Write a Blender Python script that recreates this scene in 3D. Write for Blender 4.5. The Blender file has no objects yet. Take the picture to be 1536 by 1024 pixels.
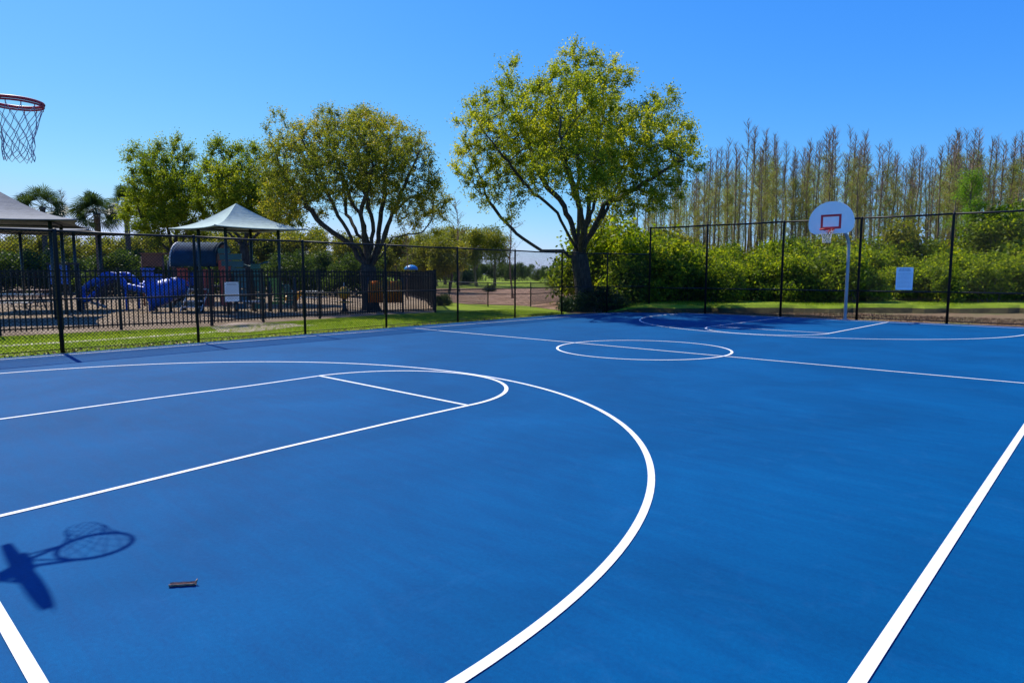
import bpy, math
import numpy as np
from mathutils import Vector, Matrix

# ------------------------------------------------------------------ camera, sky, sun, exposure
scn = bpy.context.scene
CAM = np.array([7.457, -5.412, 1.597]); YAW, PITCH, ROLL, FPX = 0.7487, 0.10243, 0.0012, 984.5
cy_, sy_ = math.cos(YAW), math.sin(YAW)
FWD = np.array([-sy_*math.cos(PITCH), cy_*math.cos(PITCH), -math.sin(PITCH)])
RGT = np.array([cy_, sy_, 0.0]); UPV = np.cross(RGT, FWD)
c_, s_ = math.cos(ROLL), math.sin(ROLL)
RGT, UPV = c_*RGT + s_*UPV, -s_*RGT + c_*UPV
cam = bpy.data.cameras.new("camera"); cam_o = bpy.data.objects.new("camera", cam)
scn.collection.objects.link(cam_o); scn.camera = cam_o
cam_o.matrix_world = Matrix(((RGT[0], UPV[0], -FWD[0], CAM[0]), (RGT[1], UPV[1], -FWD[1], CAM[1]),
                             (RGT[2], UPV[2], -FWD[2], CAM[2]), (0, 0, 0, 1)))
cam.sensor_width = 36.0; cam.lens = FPX/1536*36; cam.clip_start = 0.05; cam.clip_end = 3000

SHX, SHY = 0.80, -0.075                     # ground shadow of one metre of height
SUN_EL = math.atan2(1, math.hypot(SHX, SHY)); SUN_AZ = math.atan2(-SHX, -SHY)   # azimuth from +Y towards +X
world = bpy.data.worlds.new("World"); scn.world = world; world.use_nodes = True
wn = world.node_tree; wn.nodes.clear()
wo = wn.nodes.new('ShaderNodeOutputWorld'); wb = wn.nodes.new('ShaderNodeBackground')
sk = wn.nodes.new('ShaderNodeTexSky'); sk.sky_type = 'NISHITA'; sk.sun_disc = False
sk.sun_elevation = SUN_EL; sk.sun_rotation = SUN_AZ; sk.air_density = 1.0; sk.dust_density = 0.4; sk.ozone_density = 2.5
sp_ = wn.nodes.new('ShaderNodeSeparateColor'); cb_ = wn.nodes.new('ShaderNodeCombineColor'); wn.links.new(sk.outputs[0], sp_.inputs[0])
for ch_, gain_, pw_, add_ in ((0, .49, 1.65, 0.0), (1, .565, .98, .01), (2, .77, .20, 0.0)):      # clear polarised blue: grade of the sky colour
    m0 = wn.nodes.new('ShaderNodeMath'); m0.operation = 'MULTIPLY'; m0.inputs[1].default_value = .125; wn.links.new(sp_.outputs[ch_], m0.inputs[0])
    mn_ = wn.nodes.new('ShaderNodeMath'); mn_.operation = 'MINIMUM'; mn_.inputs[1].default_value = .93; wn.links.new(m0.outputs[0], mn_.inputs[0]); m0 = mn_
    m1 = wn.nodes.new('ShaderNodeMath'); m1.operation = 'POWER'; m1.inputs[1].default_value = pw_; wn.links.new(m0.outputs[0], m1.inputs[0])
    m2 = wn.nodes.new('ShaderNodeMath'); m2.operation = 'MULTIPLY_ADD'; m2.inputs[1].default_value = gain_/.14; m2.inputs[2].default_value = add_/.14
    wn.links.new(m1.outputs[0], m2.inputs[0]); wn.links.new(m2.outputs[0], cb_.inputs[ch_])
wn.links.new(cb_.outputs[0], wb.inputs[0])
wb.inputs[1].default_value = 0.14; wn.links.new(wb.outputs[0], wo.inputs[0])
sun = bpy.data.lights.new("sun", 'SUN'); sun.energy = 4.7; sun.angle = math.radians(0.53); sun.color = (1.0, 0.95, 0.86)
sun_o = bpy.data.objects.new("sun", sun); scn.collection.objects.link(sun_o)
sun_o.rotation_euler = Vector((SHX, SHY, -1)).to_track_quat('-Z', 'Y').to_euler()
scn.view_settings.view_transform = 'Standard'; scn.view_settings.look = 'None'
scn.view_settings.exposure = 0.5; scn.view_settings.gamma = 1.0
scn.cycles.max_bounces = 8; scn.cycles.transparent_max_bounces = 8

# ------------------------------------------------------------------ survey helpers (photo pixel -> place in the world)
def ray(u, v):
    return FWD + RGT*(u-768)/FPX - UPV*(v-512)/FPX
def at_z(u, v, z=0.0):
    d = ray(u, v); return CAM + d*((z-CAM[2])/d[2])
def at_d(u, v, D):
    return CAM + ray(u, v)*D
def at_y(u, v, y):
    d = ray(u, v); return CAM + d*((y-CAM[1])/d[1])
def base(u, D, z=0.0):                       # ground point under pixel column u at depth D
    p = at_d(u, 430, D); return np.array([p[0], p[1], z])

# ------------------------------------------------------------------ materials
def new_mat(name):
    m = bpy.data.materials.new(name); m.use_nodes = True
    nt = m.node_tree; b = nt.nodes['Principled BSDF']; return m, nt, b
def N(nt, t, **kw):
    n = nt.nodes.new(t)
    for k, v in kw.items():
        if k.startswith('i_'): n.inputs[k[2:].replace('_', ' ')].default_value = v
        else: setattr(n, k, v)
    return n
def ramp(nt, stops):
    r = nt.nodes.new('ShaderNodeValToRGB'); e = r.color_ramp.elements
    while len(e) < len(stops): e.new(0.5)
    for k, (p, c) in enumerate(stops):
        e[k].position = p; e[k].color = (*c, 1)
    return r
def surf(name, c1, c2, scale=8.0, rough=0.6, metal=0.0, spec=0.5, bump=0.0, bscale=None, detail=6, p1=.35, p2=.65, sv=(1, 1, 1)):
    m, nt, b = new_mat(name); L = nt.links.new
    tc = N(nt, 'ShaderNodeTexCoord'); mp = N(nt, 'ShaderNodeMapping'); mp.inputs['Scale'].default_value = sv
    L(tc.outputs['Object'], mp.inputs['Vector'])
    n = N(nt, 'ShaderNodeTexNoise', i_Scale=scale, i_Detail=detail); L(mp.outputs[0], n.inputs['Vector'])
    r = ramp(nt, [(p1, c1), (p2, c2)]); L(n.outputs['Fac'], r.inputs[0]); L(r.outputs[0], b.inputs['Base Color'])
    b.inputs['Roughness'].default_value = rough; b.inputs['Metallic'].default_value = metal
    b.inputs['Specular IOR Level'].default_value = spec
    if bump:
        n2 = N(nt, 'ShaderNodeTexNoise', i_Scale=bscale or scale*3, i_Detail=8); L(mp.outputs[0], n2.inputs['Vector'])
        bp = N(nt, 'ShaderNodeBump', i_Strength=bump, i_Distance=0.05); L(n2.outputs['Fac'], bp.inputs['Height']); L(bp.outputs[0], b.inputs['Normal'])
    return m
def leaf_mat(name, stops, trans=0.4, tcol=(1.5, 1.45, .6), rough=.5):
    m, nt, b = new_mat(name); L = nt.links.new
    a = N(nt, 'ShaderNodeAttribute', attribute_name='var')
    r = ramp(nt, stops); L(a.outputs['Fac'], r.inputs[0]); L(r.outputs[0], b.inputs['Base Color'])
    b.inputs['Roughness'].default_value = rough; b.inputs['Specular IOR Level'].default_value = .16
    mu = N(nt, 'ShaderNodeMix', data_type='RGBA', blend_type='MULTIPLY'); mu.inputs['Factor'].default_value = 1
    L(r.outputs[0], mu.inputs[6]); mu.inputs[7].default_value = (*tcol, 1)
    tr = N(nt, 'ShaderNodeBsdfTranslucent'); L(mu.outputs[2], tr.inputs[0])
    mx = N(nt, 'ShaderNodeMixShader'); mx.inputs[0].default_value = trans
    L(b.outputs[0], mx.inputs[1]); L(tr.outputs[0], mx.inputs[2]); L(mx.outputs[0], nt.nodes['Material Output'].inputs[0])
    return m

def court_mat():
    m, nt, b = new_mat('court_paint'); L = nt.links.new
    tc = N(nt, 'ShaderNodeTexCoord')
    n1 = N(nt, 'ShaderNodeTexNoise', i_Scale=0.55, i_Detail=6, i_Roughness=.6, i_Distortion=.6); L(tc.outputs['Object'], n1.inputs['Vector'])
    mp = N(nt, 'ShaderNodeMapping'); mp.inputs['Rotation'].default_value = (0, 0, 0.75); mp.inputs['Scale'].default_value = (.8, 5.5, 1); L(tc.outputs['Object'], mp.inputs[0])
    n2 = N(nt, 'ShaderNodeTexNoise', i_Scale=1.6, i_Detail=8, i_Roughness=.65); L(mp.outputs[0], n2.inputs['Vector'])
    n3 = N(nt, 'ShaderNodeTexNoise', i_Scale=260, i_Detail=3); L(tc.outputs['Object'], n3.inputs['Vector'])
    r = ramp(nt, [(.30, (.0, .052, .150)), (.50, (.0, .062, .176)), (.72, (.0, .075, .206))]); L(n1.outputs['Fac'], r.inputs[0])
    r2 = ramp(nt, [(.36, (.78, .84, .90)), (.62, (1.16, 1.11, 1.07))]); L(n2.outputs['Fac'], r2.inputs[0])
    r3 = ramp(nt, [(.3, (.80, .80, .80)), (.7, (1.2, 1.2, 1.2))]); L(n3.outputs['Fac'], r3.inputs[0])
    m1 = N(nt, 'ShaderNodeMix', data_type='RGBA', blend_type='MULTIPLY'); m1.inputs[0].default_value = .6
    L(r.outputs[0], m1.inputs[6]); L(r2.outputs[0], m1.inputs[7])
    m2 = N(nt, 'ShaderNodeMix', data_type='RGBA', blend_type='MULTIPLY'); m2.inputs[0].default_value = .8
    L(m1.outputs[2], m2.inputs[6]); L(r3.outputs[0], m2.inputs[7])
    # fine speckle of the acrylic coat and pale scuffed patches
    n4 = N(nt, 'ShaderNodeTexNoise', i_Scale=38, i_Detail=7, i_Roughness=.8); L(tc.outputs['Object'], n4.inputs['Vector'])
    r4 = ramp(nt, [(.36, (.80, .84, .87)), (.64, (1.18, 1.14, 1.10))]); L(n4.outputs['Fac'], r4.inputs[0])
    m3 = N(nt, 'ShaderNodeMix', data_type='RGBA', blend_type='MULTIPLY'); m3.inputs[0].default_value = .75; L(m2.outputs[2], m3.inputs[6]); L(r4.outputs[0], m3.inputs[7])
    n5 = N(nt, 'ShaderNodeTexNoise', i_Scale=2.3, i_Detail=9, i_Roughness=.7, i_Distortion=1.5); L(tc.outputs['Object'], n5.inputs['Vector'])
    r5 = ramp(nt, [(.55, (0, 0, 0)), (.80, (.08, .08, .08))]); L(n5.outputs['Fac'], r5.inputs[0])
    m4 = N(nt, 'ShaderNodeMix', data_type='RGBA', blend_type='MIX'); L(r5.outputs[0], m4.inputs[0]); L(m3.outputs[2], m4.inputs[6]); m4.inputs[7].default_value = (.06, .20, .42, 1)
    L(m4.outputs[2], b.inputs['Base Color'])
    rr = N(nt, 'ShaderNodeMapRange'); L(n2.outputs['Fac'], rr.inputs[0]); rr.inputs[3].default_value = .70; rr.inputs[4].default_value = .85
    L(rr.outputs[0], b.inputs['Roughness']); b.inputs['Specular IOR Level'].default_value = .09; b.inputs['Specular Tint'].default_value = (.30, .72, 1.0, 1)
    bp = N(nt, 'ShaderNodeBump', i_Strength=.5, i_Distance=.0025); L(n3.outputs['Fac'], bp.inputs['Height']); L(bp.outputs[0], b.inputs['Normal'])
    return m

def ground_mat(name, stops, s1=1.2, s2=25, rough=.95, bump=.8, bd=.05, mixf=.6, st2=None):
    m, nt, b = new_mat(name); L = nt.links.new
    tc = N(nt, 'ShaderNodeTexCoord')
    n1 = N(nt, 'ShaderNodeTexNoise', i_Scale=s1, i_Detail=6, i_Roughness=.6); L(tc.outputs['Object'], n1.inputs['Vector'])
    n2 = N(nt, 'ShaderNodeTexNoise', i_Scale=s2, i_Detail=5, i_Roughness=.75); L(tc.outputs['Object'], n2.inputs['Vector'])
    r = ramp(nt, stops); L(n1.outputs['Fac'], r.inputs[0])
    r2 = ramp(nt, st2 or [(.32, (.35, .38, .35)), (.66, (1.5, 1.5, 1.35))]); L(n2.outputs['Fac'], r2.inputs[0])
    mx = N(nt, 'ShaderNodeMix', data_type='RGBA', blend_type='MULTIPLY'); mx.inputs[0].default_value = mixf
    L(r.outputs[0], mx.inputs[6]); L(r2.outputs[0], mx.inputs[7]); L(mx.outputs[2], b.inputs['Base Color'])
    b.inputs['Roughness'].default_value = rough; b.inputs['Specular IOR Level'].default_value = .15
    bp = N(nt, 'ShaderNodeBump', i_Strength=bump, i_Distance=bd); L(n2.outputs['Fac'], bp.inputs['Height']); L(bp.outputs[0], b.inputs['Normal'])
    return m

M = {}
M['court'] = court_mat()
M['line'] = surf('line_paint', (.54, .57, .61), (.68, .69, .70), 14, .7, bump=.12, bscale=200, p1=.30, p2=.5, spec=.3)
M['grass_ground'] = ground_mat('turf', [(.3, (.16, .23, .012)), (.52, (.23, .31, .016)), (.72, (.31, .33, .04))])
M['grass_far'] = ground_mat('meadow', [(.3, (.07, .12, .018)), (.7, (.13, .17, .03))], s1=.3, s2=6)
M['mulch'] = ground_mat('wood_chips', [(.3, (.17, .115, .075)), (.55, (.30, .22, .15)), (.75, (.36, .28, .20))], s1=.8, s2=22, bump=1.0, bd=.05)
M['redmulch'] = ground_mat('pine_straw', [(.3, (.20, .10, .06)), (.55, (.42, .25, .17)), (.75, (.52, .38, .27))], s1=.5, s2=7, bump=1.0, bd=.12, mixf=.8)
M['dirt'] = ground_mat('dry_soil', [(.34, (.17, .10, .055)), (.5, (.25, .165, .095)), (.66, (.14, .15, .045))], s1=.7, s2=16, bump=1., bd=.06)
M['pave'] = ground_mat('paver', [(.3, (.36, .27, .20)), (.7, (.50, .40, .30))], s1=1.5, s2=30, bump=.3, bd=.01, st2=[(.3, (.7, .7, .7)), (.7, (1.2, 1.2, 1.2))])
M['conc'] = ground_mat('pale_concrete', [(.3, (.42, .38, .25)), (.7, (.55, .50, .34))], s1=2.5, s2=40, bump=.2, bd=.01, st2=[(.3, (.75, .75, .75)), (.7, (1.15, 1.15, 1.15))])
M['soil_cut'] = ground_mat('bank_soil', [(.3, (.035, .03, .012)), (.6, (.09, .075, .03))], s1=2, s2=18, bump=1., bd=.08)
M['black'] = surf('black_vinyl', (.006, .006, .007), (.012, .012, .013), 40, .5, spec=.25)
M['wire'] = surf('black_wire', (.006, .006, .007), (.014, .014, .015), 40, .5, spec=.25)
M['rim'] = surf('rim_red_dark', (.50, .012, .02), (.60, .02, .03), 30, .42)
M['rim2'] = surf('rim_red', (.60, .020, .012), (.72, .03, .02), 30, .4)
M['netd'] = surf('net_cord_weathered', (.22, .18, .28), (.36, .30, .42), 60, .8)
M['netw'] = surf('net_cord_white', (.55, .55, .56), (.75, .75, .76), 60, .8)
M['board'] = surf('backboard_white', (.86, .87, .88), (.92, .92, .92), 2.5, .35, bump=.03)
M['boardback'] = surf('backboard_back', (.45, .47, .5), (.55, .57, .6), 6, .4)
M['red'] = surf('red_stripe', (.55, .012, .03), (.62, .02, .04), 12, .45)
M['pole'] = surf('galvanised_pole', (.24, .27, .30), (.34, .37, .40), 7, .42, metal=.25, bump=.08, sv=(1, 1, .3))
M['bark'] = surf('bark', (.035, .028, .022), (.10, .082, .065), 14, .9, bump=1.0, bscale=30, sv=(1, 1, .25), spec=.2)
M['bark2'] = surf('bark_grey', (.075, .060, .048), (.21, .175, .15), 5, .9, bump=.6, bscale=24, sv=(1, 1, .2), spec=.2)
M['cyp'] = surf('cypress_bark', (.11, .072, .045), (.34, .24, .16), 3, .9, bump=.5, bscale=24, sv=(1, 1, .15), spec=.2)
M['twigs'] = surf('cypress_twigs', (.17, .105, .065), (.34, .225, .14), 3, .9, spec=.1)
M['bark3'] = surf('palm_bark', (.08, .06, .045), (.19, .15, .12), 8, .9, bump=1., bscale=20, sv=(1, 1, 3), spec=.2)
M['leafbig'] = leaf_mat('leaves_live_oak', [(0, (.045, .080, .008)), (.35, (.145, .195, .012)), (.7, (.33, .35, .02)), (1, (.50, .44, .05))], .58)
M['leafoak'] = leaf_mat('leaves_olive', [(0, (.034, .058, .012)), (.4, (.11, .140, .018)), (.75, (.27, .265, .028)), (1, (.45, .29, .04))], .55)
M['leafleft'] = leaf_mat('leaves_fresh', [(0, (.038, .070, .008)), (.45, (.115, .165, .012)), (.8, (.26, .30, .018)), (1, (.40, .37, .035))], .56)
M['bush'] = leaf_mat('leaves_thicket', [(0, (.026, .055, .008)), (.4, (.10, .165, .010)), (.75, (.28, .33, .014)), (1, (.46, .43, .025))], .55)
M['bushd'] = leaf_mat('leaves_dark', [(0, (.014, .032, .010)), (.5, (.035, .068, .018)), (1, (.075, .11, .028))], .3)
M['wood_far'] = leaf_mat('leaves_far', [(0, (.045, .065, .016)), (.45, (.13, .15, .024)), (.8, (.28, .26, .03)), (1, (.40, .30, .05))], .5)
M['fuzz'] = leaf_mat('cypress_fuzz', [(0, (.30, .19, .11)), (.25, (.29, .24, .09)), (.5, (.25, .30, .05)), (1, (.23, .38, .04))], .55, (1.2, 1.15, .8))
M['fuzzg'] = leaf_mat('cypress_fresh', [(0, (.10, .19, .02)), (.5, (.16, .30, .02)), (1, (.25, .38, .03))], .55)
M['hedge'] = leaf_mat('leaves_hedge', [(0, (.022, .045, .012)), (.5, (.055, .095, .018)), (1, (.12, .16, .03))], .42)
M['grass'] = leaf_mat('grass_blades', [(0, (.06, .12, .012)), (.5, (.21, .31, .014)), (.85, (.31, .38, .022)), (1, (.26, .24, .08))], .4)
M['palm'] = leaf_mat('palm_fronds', [(0, (.018, .036, .014)), (.5, (.04, .07, .022)), (1, (.10, .13, .04))], .3)
M['litter'] = leaf_mat('fallen_leaves', [(0, (.06, .035, .02)), (.5, (.14, .085, .045)), (1, (.28, .19, .10))], .1, (1, 1, 1))
M['cloth_grey'] = surf('shade_cloth_grey', (.12, .13, .135), (.165, .175, .18), 4, .85, bump=.2, bscale=12)
M['cloth_green'] = surf('shade_cloth_green', (.29, .385, .335), (.35, .45, .39), 4, .85, bump=.2, bscale=12)
M['postgreen'] = surf('dark_green_steel', (.008, .022, .024), (.014, .034, .036), 20, .4)
M['plblue'] = surf('blue_plastic', (.006, .085, .46), (.010, .11, .56), 5, .42)
M['plnavy'] = surf('navy_roof_plastic', (.010, .035, .075), (.015, .055, .11), 4, .8, spec=.12)
M['plred'] = surf('red_plastic', (.38, .045, .035), (.50, .08, .06), 5, .45)
M['plgreen'] = surf('green_plastic', (.008, .10, .075), (.012, .15, .11), 5, .4)
M['pllime'] = surf('lime_plastic', (.12, .26, .03), (.17, .32, .04), 5, .4)
M['plteal'] = surf('teal_plastic', (.006, .075, .10), (.01, .12, .15), 5, .4)
M['plyellow'] = surf('yellow_plastic', (.85, .34, .010), (.92, .42, .015), 5, .3)
M['plorange'] = surf('orange_plastic', (.80, .20, .008), (.90, .26, .012), 5, .35)
M['plcyan'] = surf('cyan_plastic', (.02, .22, .50), (.03, .28, .60), 5, .4)
M['plbrown'] = surf('brown_panel', (.14, .055, .032), (.20, .08, .045), 5, .6)
M['plpale'] = surf('pale_plastic', (.42, .42, .40), (.55, .54, .50), 5, .5)
M['deck'] = surf('coated_deck', (.02, .02, .022), (.035, .035, .04), 20, .6)
M['sign'] = surf('sign_face', (.72, .80, .88), (.78, .85, .92), 3, .4)
M['signink'] = surf('sign_ink', (.06, .09, .16), (.10, .13, .2), 3, .5)
M['stick'] = surf('dead_twig', (.22, .11, .06), (.50, .32, .20), 40, .8, sv=(.3, 1, 1))
M['white'] = surf('pale_render', (.55, .56, .57), (.68, .69, .70), 3, .7)

# ------------------------------------------------------------------ mesh helpers
COL = scn.collection
WOFF = {}
def make(name, V, F, mat, parent=None, smooth=False, var=None, world_pts=True, mats=None, fm=None):
    """One mesh object. F: list of faces or an (n,k) int array. V in world coordinates unless world_pts is False."""
    V = np.asarray(V, dtype=np.float64).reshape(-1, 3)
    if parent is not None and world_pts: V = V - WOFF[parent.name]
    me = bpy.data.meshes.new(name)
    if isinstance(F, np.ndarray):
        k = F.shape[1]; me.vertices.add(len(V)); me.vertices.foreach_set('co', V.astype(np.float32).ravel())
        me.loops.add(F.size); me.loops.foreach_set('vertex_index', F.astype(np.int32).ravel())
        me.polygons.add(len(F)); me.polygons.foreach_set('loop_start', np.arange(0, F.size, k, dtype=np.int32))
        me.update(calc_edges=True)
    else:
        me.from_pydata([tuple(v) for v in V], [], F); me.update()
    for mm in (mats or [mat]): me.materials.append(mm)
    if fm is not None: me.polygons.foreach_set('material_index', np.asarray(fm, dtype=np.int32))
    if smooth: me.polygons.foreach_set('use_smooth', np.ones(len(me.polygons), dtype=bool))
    if var is not None:
        at = me.attributes.new('var', 'FLOAT', 'FACE'); at.data.foreach_set('value', np.asarray(var, dtype=np.float32))
    o = bpy.data.objects.new(name, me); COL.objects.link(o)
    if parent is not None: o.parent = parent; WOFF[o.name] = WOFF[parent.name]
    else: WOFF[o.name] = np.zeros(3)
    return o
def tag(o, label, cat, group=None, kind=None):
    if label: o['label'] = label
    if cat: o['category'] = cat
    if group: o['group'] = group
    if kind: o['kind'] = kind
    return o
def thing(name, label, cat, loc, group=None):
    o = bpy.data.objects.new(name, None); COL.objects.link(o); o.location = tuple(loc); o.empty_display_size = .2
    WOFF[o.name] = np.array(loc, dtype=float); return tag(o, label, cat, group)
def copy_tree(o, loc, rz=0, sc=(1, 1, 1), label=None):
    r = o.copy(); COL.objects.link(r); r.location = tuple(loc); r.rotation_euler = (0, 0, rz); r.scale = sc
    if label: r['label'] = label
    for ch in list(o.children):
        c = ch.copy(); COL.objects.link(c); c.parent = r
        for g in list(ch.children):
            d = g.copy(); COL.objects.link(d); d.parent = c
    return r

class MB:
    def __init__(s): s.V = []; s.F = []; s.n = 0
    def add(s, V, F):
        V = np.asarray(V, float).reshape(-1, 3); s.V.append(V); s.F += [tuple(int(i)+s.n for i in f) for f in F]; s.n += len(V); return s
    def box(s, c, size, rz=0.0, ax=None):
        hx, hy, hz = np.array(size)/2.0
        P = np.array([(x, y, z) for z in (-hz, hz) for y in (-hy, hy) for x in (-hx, hx)])
        R = np.array([[math.cos(rz), -math.sin(rz), 0], [math.sin(rz), math.cos(rz), 0], [0, 0, 1]]) if ax is None else np.array(ax).T
        return s.add(P@R.T + np.array(c), [(0, 2, 3, 1), (4, 5, 7, 6), (0, 1, 5, 4), (2, 6, 7, 3), (0, 4, 6, 2), (1, 3, 7, 5)])
    def tube(s, pts, r, n=8, closed=False, caps=True):
        P = np.asarray(pts, float); K = len(P); r = np.broadcast_to(np.asarray(r, float), (K,))
        if closed: T = np.roll(P, -1, 0)-np.roll(P, 1, 0)
        else: T = np.gradient(P, axis=0)
        T /= np.linalg.norm(T, axis=1)[:, None]+1e-12
        ref = np.array([0, 0, 1.0]) if abs(T[0][2]) < .9 else np.array([1.0, 0, 0])
        u = np.cross(T[0], ref); u /= np.linalg.norm(u); ring = []
        for k in range(K):
            u = u - T[k]*np.dot(u, T[k]); u /= np.linalg.norm(u)+1e-12; w = np.cross(T[k], u)
            a = np.arange(n)*2*math.pi/n; ring.append(P[k]+r[k]*(np.cos(a)[:, None]*u+np.sin(a)[:, None]*w))
        F = []
        for k in range(K if closed else K-1):
            k2 = (k+1) % K
            for j in range(n): F.append((k*n+j, k*n+(j+1) % n, k2*n+(j+1) % n, k2*n+j))
        if caps and not closed: F += [tuple(range(n))[::-1], tuple((K-1)*n+j for j in range(n))]
        return s.add(np.vstack(ring), F)
    def build(s, name, mat, parent=None, smooth=False, **kw):
        return make(name, np.vstack(s.V), s.F, mat, parent, smooth, **kw)
def quadstrip(path, w):
    """flat ribbon along a polyline in the ground plane"""
    P = np.asarray(path, float)[:, :2]; T = np.gradient(P, axis=0); T /= np.linalg.norm(T, axis=1)[:, None]
    Nn = np.stack([-T[:, 1], T[:, 0]], 1)*w/2; return P-Nn, P+Nn

# ------------------------------------------------------------------ ground, court, markings
def sheet(name, poly, z, mat, sub=None):
    P = [(p[0], p[1], z) for p in poly]; o = make(name, P, [tuple(range(len(P)))], mat); o['kind'] = 'structure'
    if o.data.polygons[0].normal.z < 0: o.data.flip_normals()
    return o
G0 = -0.035
sheet('ground', [(-900, -400), (900, -400), (900, 900), (-900, 900)], G0, M['grass_ground'])
FL = [at_z(u, v) for u, v in ((92, 530), (299, 514), (456, 500.5), (583, 490), (685, 482.5), (775, 476), (846, 471.5))]
# chain-link fence line along the left sideline
fa, fb = np.array([-8.23, -1.9]), np.array([-8.98, 15.2])
def left_line(t): return np.array([*(fa+(fb-fa)*t), 0.0])
FRx0, FRx1 = np.array([-7.55, 19.45]), np.array([16.0, 20.9])
court_poly = [(-8.08, -9.0), (-8.08, -3.0), (fa[0]+.13, fa[1]), (fb[0]+.13, fb[1]), (-7.45, 19.2), (FRx0[0]+2, FRx0[1]+0.0), (14, 20.45), (14, -9.0)]
ct = make('court', [(x, y, 0.0) for x, y in court_poly]+[(x, y, G0-.02) for x, y in court_poly],
          [tuple(range(8))[::-1]]+[(i, (i+1) % 8, 8+(i+1) % 8, 8+i) for i in range(8)], M['court'])
ct.data.update()
if ct.data.polygons[0].normal.z < 0: ct.data.flip_normals()
ct['kind'] = 'structure'
def marking(paths, w=.05, z=.004):
    V = []; F = []
    for p, ww in paths:
        a, b = quadstrip(p, ww); k = len(a); n0 = len(V)
        V += [(x, y, z) for x, y in a]+[(x, y, z) for x, y in b]
        F += [(n0+i, n0+i+1, n0+k+i+1, n0+k+i) for i in range(k-1)]
        z += .0004
    return V, F
W = 1.702; HC = 6.716; A3 = 3.89; R3 = 5.646; BL = 4.90
def arc(cx, cy, r, a0, a1, n=72):
    t = np.radians(np.linspace(a0, a1, n)); return np.stack([cx+r*np.cos(t), cy+r*np.sin(t)], 1)
def poly(*pts, n=12):
    out = []
    for a, b in zip(pts[:-1], pts[1:]): out += [tuple(np.array(a)+(np.array(b)-np.array(a))*t) for t in np.linspace(0, 1, n, endpoint=False)]
    return np.array(out+[pts[-1]])
def smoothpath(pts, n=60):
    P = np.array(pts, float); t = np.concatenate([[0], np.cumsum(np.linalg.norm(np.diff(P, axis=0), axis=1))]); t /= t[-1]
    s = np.linspace(0, 1, n); out = np.stack([np.interp(s, t, P[:, k]) for k in range(P.shape[1])], 1)
    for _ in range(2): out[1:-1] = (out[:-2]+out[1:-1]*2+out[2:])/4
    return out
FH = 2*HC
g = lambda u, v: tuple(at_z(u, v)[:2])
marks = [
    (smoothpath([(-W, 0), (-1.60, -1.2), (-1.60, -2.4), (-1.50, -4.05), (-1.45, -BL)], 30), .052),       # near key, far side
    (smoothpath([(W, 0), (1.76, -1.07), (1.90, -2.75), (2.10, -4.4), (2.14, -BL)], 30), .052),            # near key, near side
    (poly((-W, 0), (W, 0)), .052),
    (arc(0, 0, W, 0, 180), .056),
    (arc(0, -A3, R3, -10, 190, 140), .056),
    (poly((-7.75, -BL), (6.8, -BL), n=20), .056),
    (poly((6.8, -BL), (6.8, 19.2), n=30), .056),
    (poly((-7.72, -BL), (-7.75, 19.0), n=30), .052),
    (poly((-7.74, HC), (6.8, HC+.02), n=30), .052),
    (arc(0, HC, 1.82, 0, 360, 90), .052),
    (poly((-W, FH), (W+.02, FH+.05)), .052),
    (arc(0, FH, W, 180, 360), .052),
    (arc(0, FH+A3, R3+.02, 170, 370, 140), .052),
    (poly((W, FH), (W+.05, FH+BL+.9)), .052),
    (poly((-W, FH), (-W, FH+BL+.9)), .052),
    (poly((-7.74, 19.0), (6.8, 19.25), n=20), .052),
]
V, F = marking(marks)
o = make('court_markings', V, F, M['line'], parent=ct)

gr = lambda pts, z: None
# pale footpath and paver patch outside the fence, mulch under the playground, pine straw field, dry strip behind the far fence
pa, pb = quadstrip(np.array([g(-260, 535), g(0, 517), g(150, 508), g(290, 498.5), g(390, 491), g(470, 486)]), .42)
mk = make('path', [(x, y, G0+.008) for x, y in list(pa)+list(pb)], [(i, i+1, 6+i+1, 6+i) for i in range(5)], M['conc']); mk['kind'] = 'structure'
sheet('paved_path', [g(316, 489.5), g(352, 483), g(440, 484), g(455, 487), g(420, 492), g(372, 497), g(330, 497)], G0+.014, M['pave'])
sheet('mulch_ground', [g(-300, 522), g(0, 502.5), g(182, 494.5), g(318, 488), g(480, 477), g(578, 470.5), g(655, 467), g(640, 436), g(560, 428), g(0, 428), g(-300, 432)], G0+.004, M['mulch'])
sheet('pine_straw_ground', [g(640, 449), g(700, 455), g(790, 458), g(850, 466), g(905, 464), g(960, 452), g(940, 436), g(860, 432), g(760, 431.5), g(648, 432.5)], G0+.010, M['redmulch'])
sheet('dirt_ground', [g(846, 469), g(900, 462.5), g(1000, 462), g(1300, 462), g(1536, 463), g(2300, 470), g(2300, 520), (13, 20.6), (-6, 19.0), (-7.4, 18.0)], G0+.016, M['dirt'])
# raised grassy bank behind the far fence
def bank():
    us = np.linspace(905, 2500, 90); rng = np.random.default_rng(3); V = []; F = []; rows = 6; fm = []
    for k, u in enumerate(us):
        wv = .18*math.sin(k*.9)+.16*rng.normal()
        zt = .30+.03*math.sin(k*.6); fade = min(1, (u-905)/60); zt = G0+(zt-G0)*fade
        for D, z in ((27.2+wv, G0-.01), (27.5+wv*.8, zt*.62), (27.75+wv*.5, zt), (29, zt+.02), (34, zt+.02), (70, zt+.02)):
            p = base(u, D); V.append((p[0], p[1], z))
    for i in range(len(us)-1):
        for j in range(rows-1):
            F.append((i*rows+j, (i+1)*rows+j, (i+1)*rows+j+1, i*rows+j+1)); fm.append(0 if j < 1 else 1)
    o = make('terrain', V, F, None, mats=[M['soil_cut'], M['grass_ground']], fm=fm); o['kind'] = 'structure'
bank()

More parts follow.
